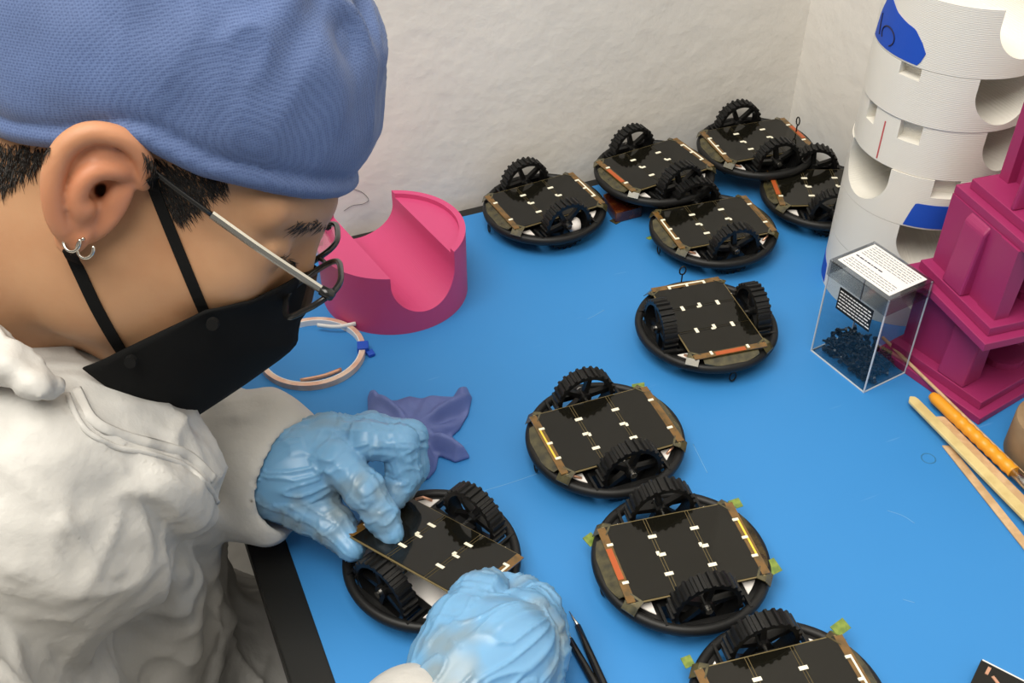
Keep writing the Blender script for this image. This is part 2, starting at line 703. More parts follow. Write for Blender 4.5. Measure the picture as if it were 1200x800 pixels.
class Surf:
    """surface lookup: first hit along a photo pixel's ray, or nearest point"""

    def __init__(s, V, Fq):
        s.t = BVHTree.FromPolygons([tuple(v) for v in V], [tuple(map(int, f)) for f in Fq])

    def hit(s, px, py, off=0.0):
        d = ray(px, py)
        r = s.t.ray_cast(Vector(C0), Vector(d).normalized())
        if r[0] is None:
            return None
        return np.array(r[0])+np.array(r[1])*off, np.array(r[1])


# ================================================================== SETTING
WALL_Y, MAT_Y, EDGE_X, MAT_X, WALL_X = 0.8765, 0.8585, 0.0268, 0.053, 0.7085
FLOOR_Z = -0.75
tag(MB().box((WALL_X/2-1.0, WALL_Y/2-1.0, FLOOR_Z-0.025), (WALL_X+2.1, WALL_Y+2.1, 0.05)).build('floor', M_FLOOR), kind='structure')
tag(MB().box((WALL_X/2-1.0+0.05, WALL_Y+0.05, 0.6), (WALL_X+2.1, 0.1, 2.75)).build('wall_back', M_WALL), kind='structure')
tag(MB().box((WALL_X+0.05, WALL_Y/2-1.0, 0.6), (0.1, WALL_Y+2.0, 2.75)).build('wall_right', M_WALL), kind='structure')

tb = empty('work_table', (0.37, 0.35, FLOOR_Z))
tag(tb, 'black-edged work table topped with a blue mat against the white wall', 'table')


def under(root, o):
    """parent keeping world placement (roots are unrotated empties)"""
    o.parent = root
    o.matrix_parent_inverse = Matrix.Translation(-Vector(root.location))
    return o


under(tb, MB().box(((EDGE_X+WALL_X)/2-0.001, (WALL_Y-0.35)/2-0.001, -0.018), (WALL_X-EDGE_X-0.002, WALL_Y+0.35-0.002, 0.030)).build('table_top', M_BLACKEDGE, bevel=0.0015))
under(tb, MB().box(((MAT_X+WALL_X)/2-0.006, (MAT_Y-0.33)/2, -0.0015), (WALL_X-MAT_X-0.012, MAT_Y+0.33, 0.003)).build('blue_mat', M_MAT))
for lx in (0.30, 0.67):
    for ly in (-0.28, 0.82):
        under(tb, MB().box((lx, ly, (FLOOR_Z-0.033)/2), (0.04, 0.04, -FLOOR_Z-0.033)).build('leg', M_STEEL))

# ================================================================== ROBOTS
WR, WW, WY = 0.0245, 0.0115, 0.0415      # wheel radius, width, offset
ZP = 0.0262                              # panel height


def wheel_mesh():
    w = MB()
    n = 48
    ro, ri = WR-0.0016, WR-0.0046
    vs, fs = [], []
    for i in range(n):
        a = 2*math.pi*i/n
        for r, y in ((ro, -WW/2), (ro, WW/2), (ri, WW/2), (ri, -WW/2)):
            vs.append((r*math.cos(a), y, r*math.sin(a)))
    for i in range(n):
        j = (i+1) % n
        for k in range(4):
            l = (k+1) % 4
            fs.append((i*4+k, j*4+k, j*4+l, i*4+l))
    w.add(vs, fs)
    for i in range(26):                  # tread lugs
        a = 2*math.pi*i/26
        da = 0.055
        q = []
        for y in (-WW/2-0.0003, WW/2+0.0003):
            for r, aa in ((ro-0.0004, a-da*1.3), (ro-0.0004, a+da*1.3), (WR, a+da*0.7), (WR, a-da*0.7)):
                q.append((r*math.cos(aa), y, r*math.sin(aa)))
        w.add(q, [(0, 1, 2, 3), (7, 6, 5, 4), (0, 4, 5, 1), (1, 5, 6, 2), (2, 6, 7, 3), (3, 7, 4, 0)])
    for i in range(5):                   # spokes
        a = 2*math.pi*i/5+0.3
        c, s_ = math.cos(a), math.sin(a)
        q = []
        for y in (-0.0022, 0.0022):
            for r, o in ((0.003, -0.0022), (ri+0.001, -0.0017), (ri+0.001, 0.0017), (0.003, 0.0022)):
                q.append((r*c-o*s_, y, r*s_+o*c))
        w.add(q, [(0, 1, 2, 3), (7, 6, 5, 4), (0, 4, 5, 1), (1, 5, 6, 2), (2, 6, 7, 3), (3, 7, 4, 0)])
    w.cyl((0, -0.0048, 0), (0, 0.0048, 0), 0.0048, n=14)
    return w


def make_panel(parent=None):
    L, W = 0.088, 0.0635
    p = MB().box((0, 0, 0), (0.0905, 0.0655, 0.0008)).build('solar_panel', M_GOLD, parent)
    cw = (L-2*0.0026)/3
    for i in (-1, 0, 1):
        MB().box((i*(cw+0.0026), 0, 0.0006), (cw, W, 0.0006)).build('solar_cell', M_CELL, p)
    for i in (-1, 1):
        x = i*(cw+0.0026)/2
        MB().box((x, 0, 0.00055), (0.0015, W, 0.0006)).build('dark_seam', M_CELL, p)
        for y in (-0.016, 0.016):
            MB().box((x, y, 0.0010), (0.0058, 0.0027, 0.0004)).build('contact_tab', M_TAB, p)
        MB().box((x+0.0012, 0.0, 0.0010), (0.0048, 0.0026, 0.0004)).box((x-0.0012, 0.0016, 0.0010), (0.0022, 0.0034, 0.0004)).build('contact_tab', M_TAB, p)
    # bar end (+X)
    k1 = MB().box((0.0463, 0, 0.0006), (0.0056, 0.063, 0.0008)).build('amber_strip', M_KAP, p)
    k2 = MB().box((-0.0463, 0, 0.0006), (0.0056, 0.063, 0.0008)).build('amber_strip', M_KAP, p)
    MB().box((0.0466, 0, 0.0011), (0.0013, 0.0335, 0.0005)).build('busbar', M_TAB, p)
    for y in (-0.016, 0, 0.016):
        MB().box((0.0450, y, 0.0012), (0.0042, 0.0021, 0.0005)).build('contact_tab', M_TAB, p)
    for y in (-0.016, 0.016):
        MB().box((-0.0450, y, 0.0012), (0.0042, 0.0021, 0.0005)).build('contact_tab', M_TAB, p)
    MB().box((-0.0468, 0, 0.0011), (0.0040, 0.026, 0.0005)).build('orange_film', M_ORANGE, p)
    return p


def make_robot(with_panel=True):
    r = empty('mini_robot')
    ring = MB()
    n, m = 72, 10
    vs, fs = [], []
    for i in range(n):
        a = 2*math.pi*i/n
        for k in range(m):
            b = 2*math.pi*k/m
            rr = 0.0565+0.0035*math.cos(b)
            vs.append((rr*math.cos(a), rr*math.sin(a), 0.0175+0.0042*math.sin(b)))
    for i in range(n):
        for k in range(m):
            fs.append((i*m+k, ((i+1) % n)*m+k, ((i+1) % n)*m+(k+1) % m, i*m+(k+1) % m))
    ring.add(vs, fs).build('bumper_ring', M_RUB, r, True)
    ch = MB()
    C = circle_poly(0.0555, 72)
    core = clip_poly(clip_poly(C, 0, 1, 0.0335), 0, -1, 0.0335)
    ch.prism(core, 0.0145, 0.0185)
    for sx in (-1, 1):
        for sy in (-1, 1):
            q = clip_poly(clip_poly(C, -sx, 0, -0.029), 0, -sy, -0.0335)
            ch.prism(q, 0.0145, 0.0185)
    for sy in (-1, 1):                   # slot outer lip and rims
        q = clip_poly(clip_poly(clip_poly(C, 1, 0, 0.029), -1, 0, 0.029), 0, -sy, -0.0495)
        ch.prism(q, 0.0145, 0.0195)
        for sx in (-1, 1):
            ch.box((sx*0.0285, sy*0.0415, 0.019), (0.0018, 0.017, 0.006))
    ch.build('chassis', M_BLK, r)
    wp = MB()
    C2 = circle_poly(0.0500, 72)
    for sx in (-1, 1):
        for sy in (-1, 1):
            q = clip_poly(clip_poly(C2, -sx, 0, -0.0315), 0, -sy, -0.029)
            MB().prism(q, 0.0188, 0.0196).build('white_plate', M_WHITEPLATE, r)
    ub = MB().prism(circle_poly(0.040, 40), 0.006, 0.0145)
    ub.box((0.030, 0, 0.008), (0.022, 0.03, 0.012)).box((-0.030, 0, 0.008), (0.022, 0.03, 0.012))
    ub.build('under_body', M_BLK, r)
    for sx in (-1, 1):
        MB().cyl((sx*0.036, 0, 0.0), (sx*0.036, 0, 0.010), 0.005, n=12).build('skid', M_BLK, r)
    me = None
    for sy in (-1, 1):
        if me is None:
            w = wheel_mesh().build('wheel', M_BLK, r)
            me = w.data
        else:
            w = bpy.data.objects.new('wheel', me)
            COL.objects.link(w)
            w.parent = r
        w.location = (0, sy*WY, WR)
        w.rotation_euler = (0, 0.4*sy, 0)
        MB().cyl((0, 0.006, 0), (0, -0.020, 0), 0.0013, n=8).cyl((0, 0.0035, 0), (0, 0.0075, 0), 0.0026, n=10).build('axle', M_METAL, w).scale = (1, sy, 1)
    # motor bridge beside the wheels
    for sy in (-1, 1):
        MB().box((0, sy*0.0325, 0.0205), (0.016, 0.004, 0.009)).build('motor_block', M_BLK, r)
    for sx in (-1, 1):                   # copper wires near the slot ends
        MB().tube([(sx*0.034, 0.034, 0.0205), (sx*0.040, 0.031, 0.022), (sx*0.043, 0.026, 0.0215)], 0.0010, 6).build('copper_wire', M_COPPERW, r, True)
    if with_panel:
        p = make_panel(r)
        p.location = (0, 0, ZP)
        for sx in (-1, 1):
            q = clip_poly(clip_poly(clip_poly(circle_poly(0.0570, 72), -sx, 0, -0.0475), 0, 1, 0.024), 0, -1, 0.024)
            q2 = [(x, y) for x, y in q]
            f = MB()
            nq = len(q2)
            top = [(x, y, 0.0252-0.0042*max(0, (abs(x)-0.0475)/0.0095)) for x, y in q2]
            bot = [(x, y, z-0.0008) for x, y, z in top]
            f.add(top+bot, [tuple(range(nq)), tuple(range(2*nq-1, nq-1, -1))]+[(i, nq+i, nq+(i+1) % nq, (i+1) % nq) for i in range(nq)])
            f.build('end_film', M_OLIVE, r)
            for sy in (-1, 1):
                c = MB()
                a = math.atan2(sy*0.032, sx*0.046)
                dx, dy = math.cos(a), math.sin(a)
                tx, ty = -dy, dx
                pts = []
                for d, z in ((0.0505, 0.0274), (0.0565, 0.0262), (0.0605, 0.0222)):
                    for w_ in (-0.0052, 0.0052):
                        pts.append((d*dx+w_*tx, d*dy+w_*ty, z))
                lo = [(x, y, z-0.0007) for x, y, z in pts]
                c.add(pts+lo, [(0, 2, 3, 1), (2, 4, 5, 3), (6, 7, 9, 8), (8, 9, 11, 10), (0, 6, 8, 2), (2, 8, 10, 4), (1, 3, 9, 7), (3, 5, 11, 9), (4, 10, 11, 5), (0, 1, 7, 6)])
                c.build('corner_tape', M_OLIVE, r)
    return r


proto = make_robot(True)
GR = 'mini robots on the mat'
ROB = [
    # centre, z lift, heading (bar end), tilt, label
    ('G', (0.296, 0.512), 0, 177.4, (0, 0), 'round black mini robot at mid table with yellow bar at its left end'),
    ('H', (0.290, 0.389), 0, -8.9, (0, 0), 'round black mini robot with green tape corners, right of the gloved hands'),
    ('I', (0.2947, 0.2682), 0, -8.1, (0, 0), 'round black mini robot cut off by the bottom edge of the photo'),
    ('F', (0.435, 0.598), 0, 82.4, (0, 0), 'round black mini robot turned crosswise, wheels left and right, left of the clear box'),
    ('E', (0.515, 0.719), 0, 174.5, (0, 0), 'round black mini robot in the cluster\'s front row with a white bar at left'),
    ('A', (0.3846, 0.8155), 0, 4.0, (0, 0), 'leftmost round black mini robot against the wall, white glue blob on its rim'),
    ('B', (0.504, 0.815), 0.012, 6.0, (0.0, 0.0), 'round black mini robot against the wall resting on a dark amber film block'),
    ('C', (0.622, 0.815), 0.013, 175.0, (0.0, 0.0), 'rearmost round black mini robot in the corner with an upright wire loop'),
    ('D', (0.645, 0.729), 0, -22.0, (0, 0), 'round black mini robot partly hidden behind the white cradle stack'),
]
ROBO = {}
for i, (k, c, z, th, tl, lab) in enumerate(ROB):
    o = proto if i == 0 else copy_tree(proto)
    o.location = (c[0], c[1], z+0.0005)
    o.rotation_euler = (tl[0], tl[1], math.radians(th))
    tag(o, lab, 'robot', GR)
    ROBO[k] = o
    rr = random.Random(i)
    for ch in o.children:                # wheels stand at individual angles
        if ch.name.startswith('wheel'):
            ch.rotation_euler = (0, rr.uniform(0, 1.2), 0)
# yellow bars of the two robots that show them
for k in ('G', 'H'):
    for ch in ROBO[k].children:
        if ch.name.startswith('solar_panel'):
            for s_ in ch.children:
                if s_.name.startswith('busbar'):
                    s_.data = s_.data.copy()
                    s_.data.materials[0] = M_YEL


# robots whose plain end carries no orange film
for k in ('A', 'E', 'G', 'I'):
    for ch in ROBO[k].children:
        if ch.name.startswith('solar_panel'):
            for s_ in ch.children:
                if s_.name.startswith('orange_film'):
                    s_.data = s_.data.copy()
                    s_.data.materials[0] = M_KAP
                    s_.name = 'amber_film'


def local(root, P):
    m = Matrix.LocRotScale(root.location, root.rotation_euler, None).inverted()
    return m @ Vector(P)


def wire_loop(root, px, py, z0, up):
    """thin black wire loop at a pixel, on the robot's rim; up = stands up, else hangs"""
    c = at(px, py, z0)
    out = Vector(c)-Vector(root.location)
    out.z = 0
    out.normalize()
    pts = []
    s_ = 1 if up else -1
    e = np.array([-out.y, out.x, 0])
    o3 = np.array([out.x, out.y, 0])
    base = np.array(c)-np.array([0, 0, s_*0.012])-(0 if up else 1)*o3*0.004
    for t in np.linspace(0, 1, 4):
        pts.append(base+(np.array(c)-np.array([0, 0, s_*0.003])-base)*t)
    for a in np.linspace(-math.pi/2, 1.5*math.pi, 11)[1:]:
        pts.append(np.array(c)+np.array([0, 0, s_*(0.001+0.0045*math.sin(a))])+e*0.0030*math.cos(a))
    m = MB().tube([tuple(local(root, p)) for p in pts], 0.0007, 6)
    return m.build('wire_loop', M_RUB, root, True)


for k, px, py, z0, up in [('A', 573, 266, 0.008, False), ('G', 628, 546, 0.008, False), ('H', 706, 690, 0.008, False), ('F', 859, 440, 0.008, False),
                          ('F', 800, 318, 0.034, True), ('E', 772, 291, 0.008, False), ('C', 935, 143, 0.052, True)]:
    wire_loop(ROBO[k], px, py, z0, up)


def flap(root, px, py, z, sx, sy, ang, m=None):
    p = local(root, at(px, py, z))
    b = MB().box((0, 0, 0), (sx, sy, 0.0006), ang)
    o = b.build('tape_flap', m or M_GREENTAPE, root)
    o.location = p
    o.rotation_euler = (0.25, 0.15, 0)
    return o


flap(ROBO['H'], 905, 664, 0.020, 0.010, 0.010, 0.3)
flap(ROBO['H'], 862, 590, 0.020, 0.009, 0.007, 0.2)
flap(ROBO['H'], 692, 632, 0.018, 0.008, 0.008, 0.5)
flap(ROBO['I'], 985, 735, 0.020, 0.012, 0.008, 0.4)
flap(ROBO['I'], 806, 775, 0.018, 0.007, 0.007, 0.2)
flap(ROBO['G'], 748, 452, 0.022, 0.010, 0.007, -0.4)
flap(ROBO['E'], 763, 278, 0.014, 0.008, 0.006, 0.2)
# white glue blob on the left robot's rim
v = Vol((-0.02, -0.02, -0.02), (0.02, 0.02, 0.02), 0.0012)
v.cap((0, 0, 0.004), (0.001, 0, -0.006), 0.0040, 0.0030)
v.cap((0, 0, 0.004), (0.003, 0.003, 0.006), 0.0040, 0.0025)
gb = fast_obj('glue_blob', *v.mesh(), M_WHITEPLATE, ROBO['A'])
gb.location = local(ROBO['A'], at(673, 268, 0.017))

# robot in the hands: chassis without its panel, panel held above it
rj = make_robot(False)
rj.location = (0.1377, 0.4566, 0.0005)
rj.rotation_euler = (0, 0, math.radians(-65.5))
tag(rj, 'round black mini robot without its panel, between the two gloved hands', 'robot', GR)
MB().prism(clip_poly(clip_poly(circle_poly(0.050, 64), 0, 1, 0.0288), 0, -1, 0.0288), 0.0188, 0.0196).build('white_plate', M_WHITEPLATE, rj)
pj = make_panel()
c_ = [at(409, 630, 0.051), at(545, 708, 0.051), at(613, 650, 0.030), at(477, 580, 0.030)]
xa = Vector(c_[1]-c_[0]+c_[2]-c_[3]).normalized()
ya = Vector(c_[3]-c_[0]+c_[2]-c_[1])
ya = (ya-xa*ya.dot(xa)).normalized()
za = xa.cross(ya)
mm = Matrix.Identity(4)
ctr = sum(c_)/4
for i in range(3):
    mm[i][0], mm[i][1], mm[i][2], mm[i][3] = xa[i], ya[i], za[i], ctr[i]
pj.matrix_world = mm
tag(pj, 'loose black three-cell solar panel held tilted by both gloved hands', 'solar panel')

# ================================================================== CRADLES


def cradle(name, z0, c, h, R_, phi, m, tr_r=0.031, tr_z=None, rim=0.005, windows=(), rim_cut=None):
    """round printed cradle with a cylindrical trough along phi"""
    o = MB().prism(circle_poly(R_, 96), 0, h).build(name, m)
    cut = []
    rc = MB().prism(circle_poly(R_-0.0055, 96), h-rim, h+0.01).build('cut', m)
    cut.append(rc)
    d = (math.cos(phi), math.sin(phi))
    tz = (h-0.010) if tr_z is None else tr_z
    # trough: lower half-round, straight walls above
    n = 40
    prof = [(tr_r*math.cos(a), tz+tr_r*math.sin(a)) for a in np.linspace(math.pi, 2*math.pi, n)]
    prof += [(tr_r, h+0.02), (-tr_r, h+0.02)]
    vs = []
    for s_ in (-0.1, 0.1):
        for (u, z) in prof:
            vs.append((d[0]*s_-d[1]*u, d[1]*s_+d[0]*u, z))
    k = len(prof)
    fs = [tuple(range(k)), tuple(range(2*k-1, k-1, -1))]+[(i, k+i, k+(i+1) % k, (i+1) % k) for i in range(k)]
    t = MB().add(vs, fs).build('cut', m)
    bm = bmesh.new()
    bm.from_mesh(t.data)
    bmesh.ops.recalc_face_normals(bm, faces=bm.faces)
    bm.to_mesh(t.data)
    bm.free()
    cut.append(t)
    for (wa, wz0, wz1, ww) in windows:
        b = MB().box((0, 0, (wz0+wz1)/2), (0.02, ww, wz1-wz0)).build('cut', m)
        b.location = (math.cos(wa)*R_, math.sin(wa)*R_, 0)
        b.rotation_euler = (0, 0, wa)
        cut.append(b)
    if rim_cut:
        cut.append(MB().box(*rim_cut).build('cut', m))
    boolean(o, cut)
    smooth_by_angle(o, 30)
    o.location = (c[0], c[1], z0)
    return o


pk = cradle('round_cradle', 0, (0.217, 0.772), 0.064, 0.065, math.radians(99), M_PINK, tr_r=0.0305, tr_z=0.050, rim=0.0045,
            rim_cut=((-0.045, -0.030, 0.0645), (0.075, 0.075, 0.010)))
tag(pk, 'bright pink round printed cradle with a half-round trough, by the wall', 'cradle')

TC = (0.639, 0.603)
F0 = math.radians(-136.7)
D2 = math.radians
tower = [
    (0.0, 0.054, -0.0, 30, [], 'lowest white printed cradle of the tall stack, blue tape at its foot'),
    (0.054, 0.046, 0.0, 18, [], 'white printed cradle second from the bottom of the tall stack'),
    (0.100, 0.046, 0.0, -47, [(F0+D2(17), 0.030, 0.060, 0.020)], 'white printed cradle with a wide notch facing the robots and blue tape at right'),
    (0.146, 0.043, 0.001, 58, [(F0-D2(53), 0.026, 0.060, 0.012), (F0-D2(17), 0.026, 0.060, 0.018)], 'white printed cradle with a red vertical line and two square slots'),
    (0.189, 0.044, 0.0, 43, [(F0-D2(27), 0.034, 0.060, 0.018)], 'white printed cradle second from the top of the tall stack'),
    (0.233, 0.053, 0.0, 46, [], 'topmost white printed cradle with handwritten blue tape'),
]
for i, (z0, h, dx, ph, win, lab) in enumerate(tower):
    o = cradle('round_cradle', z0, (TC[0]+dx, TC[1]), h-0.0004, 0.065, F0+D2(ph), M_WHITEPR, tr_r=0.027, tr_z=(h-0.012 if i != 2 else h-0.012), rim=0.004, windows=win)
    tag(o, lab, 'cradle', 'white cradles in the tall stack')


def cyl_patch(name, outline, R_, c, m, parent, th=0.0004):
    """patch wrapped on the tower's cylinder; outline in (angle from front in degrees, z)"""
    n = len(outline)
    # fan-subdivide by columns: resample polygon to strips in angle
    a0, a1 = min(p[0] for p in outline), max(p[0] for p in outline)
    cols = []
    K = 28
    for i in range(K+1):
        a = a0+(a1-a0)*(i/K)
        a = min(max(a, a0+1e-4), a1-1e-4)
        zs = []
        for j in range(n):
            p, q = outline[j], outline[(j+1) % n]
            if (p[0]-a)*(q[0]-a) <= 0 and p[0] != q[0]:
                zs.append(p[1]+(q[1]-p[1])*(a-p[0])/(q[0]-p[0]))
        cols.append((a, min(zs), max(zs)))
    vs, fs = [], []
    for (a, zl, zh) in cols:
        an = F0+D2(a)
        for r in (R_+th, R_+0.0001):
            for z in (zl, zh):
                vs.append((c[0]+r*math.cos(an), c[1]+r*math.sin(an), z))
    for i in range(K):
        b = i*4
        fs += [(b, b+4, b+5, b+1), (b+2, b+3, b+7, b+6), (b+1, b+5, b+7, b+3), (b, b+2, b+6, b+4)]
    fs += [(0, 1, 3, 2), (K*4, K*4+2, K*4+3, K*4+1)]
    return obj_from(name, vs, fs, m, parent)


cr = [o for o in bpy.data.objects if o.name.startswith('round_cradle') and o is not pk]
cr.sort(key=lambda o: o.location.z)


def rel(o, parent):
    o.parent = parent
    o.matrix_parent_inverse = Matrix.Translation(-Vector(parent.location))
    return o


t1 = rel(cyl_patch('blue_tape', [(-76, 0.2345), (-22, 0.2345), (-19, 0.2450), (-23, 0.2520), (-30, 0.2600), (-38, 0.2620), (-48, 0.2655), (-57, 0.2720), (-63, 0.2715), (-71, 0.255)], 0.065, TC, M_BLUETAPE, None), cr[5])


def cyl_pt(a, z, r=0.0656):
    an = F0+D2(a)
    return (TC[0]+r*math.cos(an), TC[1]+r*math.sin(an), z)


ink = MB()
ink.tube([cyl_pt(a, z) for a, z in [(-66.5, 0.2560), (-66.0, 0.2490), (-64.5, 0.2400)]], 0.0006, 6)
ink.build('pen_mark', M_INK, None)
ik = bpy.data.objects['pen_mark']
ik.parent = t1
ik.matrix_parent_inverse = Matrix.Translation(-Vector(cr[5].location)) if False else Matrix.Identity(4)
arc = [cyl_pt(-53+8.0*math.cos(a), 0.2445+0.0070*math.sin(a)) for a in np.linspace(math.radians(-60), math.radians(215), 20)]
ik2 = MB().tube(arc, 0.0006, 6).build('pen_mark', M_INK, None)
ik2.parent = t1
rel(cyl_patch('blue_tape', [(-5, 0.1015), (40, 0.1015), (40, 0.1230), (0, 0.1230), (-2, 0.116)], 0.065, TC, M_BLUETAPE, None), cr[2])
rel(cyl_patch('blue_tape', [(-90, 0.002), (-64, 0.002), (-66, 0.020), (-86, 0.024)], 0.065, TC, M_BLUETAPE, None), cr[0])
rel(cyl_patch('red_line', [(-37.3, 0.148), (-36.2, 0.148), (-36.2, 0.181), (-37.3, 0.181)], 0.065, (TC[0]+0.001, TC[1]), M_REDINK, None), cr[3])

# ================================================================== MAGENTA STANDS


def stand(z0, c, rz, h, lab, ty=(-0.052, -0.078), tzt=0.012, wx=0.021, pillar=True):
    r = empty('printed_stand', (c[0], c[1], z0), rz)      # local: left edge at x=0, y spans -W..0
    W = 0.104
    MB().box((W/2, -W/2, 0.0035), (W, W, 0.007)).build('base_plate', M_MAG, r, bevel=0.0006)
    MB().box((W/2, -W/2, 0.0110), (W-0.014, W-0.014, 0.008)).build('stepped_plate', M_MAG, r, bevel=0.0006)
    MB().box((wx, -W/2+0.012, h/2+0.0075), (0.010, W-0.044, h-0.015)).build('side_wall', M_MAG, r)
    MB().box((W/2+0.010, -0.016, h/2+0.0075), (W-0.035, 0.010, h-0.015)).build('side_wall', M_MAG, r)
    MB().box((W-0.015, -W/2+0.012, h/2+0.0075), (0.010, W-0.044, h-0.015)).build('side_wall', M_MAG, r)
    if pillar:                                            # front pillar with an arched shoulder
        pr = [(wx-0.006, 0.0145), (wx+0.006, 0.0145), (wx+0.008, h-0.020)]
        pr += [(wx+0.008+0.010*(1-math.cos(a)), h-0.020+0.014*math.sin(a)) for a in np.linspace(0.2, math.pi/2, 6)]
        pr += [(wx+0.06, h-0.006), (wx+0.06, h), (wx-0.006, h)]
        n = len(pr)
        y0, y1 = -0.070, -0.090
        MB().add([(x, y0, z) for x, z in pr]+[(x, y1, z) for x, z in pr],
                 [tuple(range(n)), tuple(range(2*n-1, n-1, -1))]+[(i, n+i, n+(i+1) % n, (i+1) % n) for i in range(n)]).build('arched_pillar', M_MAG, r)
    t = MB()
    y0, y1 = ty
    zt = h-tzt
    pr = [(0.0075, 0.0145), (0.030, 0.0145), (0.030, zt), (0.016, zt), (0.0115, zt-0.006)]
    vs = [(x, y0, z) for x, z in pr]+[(x, y1, z) for x, z in pr]
    n = len(pr)
    t.add(vs, [tuple(range(n)), tuple(range(2*n-1, n-1, -1))]+[(i, n+i, n+(i+1) % n, (i+1) % n) for i in range(n)])
    t.build('locking_tab', M_MAG, r, bevel=0.002)
    MB().cyl((0.066, -0.070, 0.0145), (0.066, -0.070, 0.021), 0.017, n=32).build('round_boss', M_MAG, r)
    return tag(r, lab, 'stand', 'magenta printed stands')


stand(0.0, (0.5605, 0.527), math.radians(10.5), 0.078, 'lower magenta printed stand standing on the blue mat', pillar=False)
stand(0.078, (0.572, 0.533), math.radians(-6), 0.077, 'middle magenta printed stand stacked on the lower one', (-0.034, -0.058), 0.001)
stand(0.155, (0.588, 0.522), math.radians(-6), 0.077, 'topmost magenta printed stand in front of the white cradles', (-0.050, -0.054), 0.001, 0.040, False)

# ================================================================== CLEAR BOX OF SCREWS
bc = [at(953, 410), at(1012, 460), at(1060, 437)]
ex = Vector(bc[2]-bc[1])
bw = ex.length
ang = math.atan2(ex.y, ex.x)
bd = (Vector(bc[0])-Vector(bc[1])).length
BH = 0.094
bx = empty('clear_box', tuple(bc[1]), ang)
tag(bx, 'clear plastic box of small black screws with a white label on its lid', 'box')
th = 0.0012
bodyh = BH-0.022
MB().box((bw/2, bd/2, th/2), (bw, bd, th)).build('bottom', M_CLEAR, bx)
for nm, c, d in [('wall_panel', (bw/2, th/2, BH/2), (bw, th, BH-2*th)), ('wall_panel', (bw/2, bd-th/2, BH/2), (bw, th, BH-2*th)),
                 ('wall_panel', (th/2, bd/2, BH/2), (th, bd-2*th, BH-2*th)), ('wall_panel', (bw-th/2, bd/2, BH/2), (th, bd-2*th, BH-2*th))]:
    MB().box(c, d).build(nm, M_CLEAR, bx)
eg = MB()
for x in (0, bw):
    for y in (0, bd):
        eg.box((x, y, BH/2), (0.0010, 0.0010, BH))
for z in (0.0006,):
    for y in (0, bd):
        eg.box((bw/2, y, z), (bw, 0.0010, 0.0010))
    for x in (0, bw):
        eg.box((x, bd/2, z), (0.0010, bd, 0.0010))
eg.build('polished_edge', M_EDGEP, bx)
ld = MB().box((bw/2, bd/2, BH), (bw+0.002, bd+0.002, 0.0024)).build('lid', M_CLEARLID, bx, bevel=0.0006)
for y in (-0.0008, bd+0.0008):
    MB().box((bw/2, y, BH-0.007), (bw+0.002, 0.0012, 0.014)).build('lid_skirt', M_CLEARLID, ld)
for x in (-0.0008, bw+0.0008):
    MB().box((x, bd/2, BH-0.007), (0.0012, bd, 0.014)).build('lid_skirt', M_CLEARLID, ld)
MB().box((bw-0.012, -0.0022, BH-0.009), (0.016, 0.0012, 0.005)).build('latch', M_CLEARLID, ld)
lb = MB().box((bw/2, bd/2, BH+0.0014), (bw-0.006, bd-0.006, 0.0004)).build('white_label', M_PAPER, bx)
pr = MB()
for i in range(13):
    x = 0.006+i*(bw-0.012)/12
    y = bd-0.006
    th_ = 0.0012 if i == 5 else 0.00045
    ylim = 0.006 if i not in (5,) else bd*0.45
    while y > ylim:
        l = RND.uniform(0.0015, 0.005)
        if i in (4, 6):
            break
        y2 = max(y-l, ylim)
        pr.box((x, (y+y2)/2, BH+0.0017), (th_, y-y2, 0.0002))
        y = y2-0.0009
pr.build('printed_text', M_INK, lb)
bl = MB().box((-0.0017, bd*0.45, BH-0.026), (0.0004, 0.036, 0.021)).build('black_label', M_LABELBLK, bx, bevel=0.0)
pr = MB()
for i in range(6):
    z = BH-0.0185-i*0.003
    y = bd*0.45+0.0165
    while y > bd*0.45-0.0150:
        l = RND.uniform(0.0015, 0.0045)
        pr.box((-0.0020, y-l/2, z), (0.0002, l, 0.0009))
        y -= l+0.0008
pr.build('printed_text', M_PAPER, bl)
sc = MB()
for i in range(230):
    x, y = RND.uniform(0.006, bw-0.006), RND.uniform(0.006, bd-0.006)
    z = 0.0025+RND.random()**1.5*0.018*(0.55+0.45*math.cos((x/bw-0.5)*2.2))
    a, e = RND.uniform(0, 6.28), RND.uniform(-0.45, 0.45)
    l = 0.0085
    d = np.array([math.cos(a)*math.cos(e), math.sin(a)*math.cos(e), math.sin(e)])
    p0 = np.array([x, y, z])-d*l/2
    p1 = p0+d*l
    lo_, hi_ = np.array([0.003, 0.003, 0.0032]), np.array([bw-0.003, bd-0.003, 0.04])
    p0, p1 = np.clip(p0, lo_, hi_), np.clip(p1, lo_, hi_)
    sc.cyl(p0, p1, 0.0010, n=6)
    sc.cyl(p0, p0+(p1-p0)*0.22, 0.0020, n=7)
sco = sc.build('screw_pile', M_SCREW)
sco.location = bc[1]
sco.rotation_euler = (0, 0, ang)
tag(sco, 'pile of tiny black screws at the bottom of the clear box', 'screws', kind='stuff')

# ================================================================== STICKS, BRUSH, CARDBOARD
M_FERRULE = M_METAL


def rod(name, a, b, r, m, n=10):
    return MB().cyl(a, b, r, n=n).build(name, m, None, True)


def ext(p, q, t):
    p, q = np.array(p), np.array(q)
    return p+(q-p)*t


sk0, sk1 = at(1061, 421, 0.0086), at(1200, 556, 0.0086)
o = MB().cyl(ext(sk0, sk1, -0.22), ext(sk0, sk1, 1.3), 0.0014, n=8).build('wooden_skewer', M_WOOD)
smooth_by_angle(o)
tag(o, 'thin round wooden skewer beside the magenta stand', 'stick')
# flat bamboo spatula with slanted tip


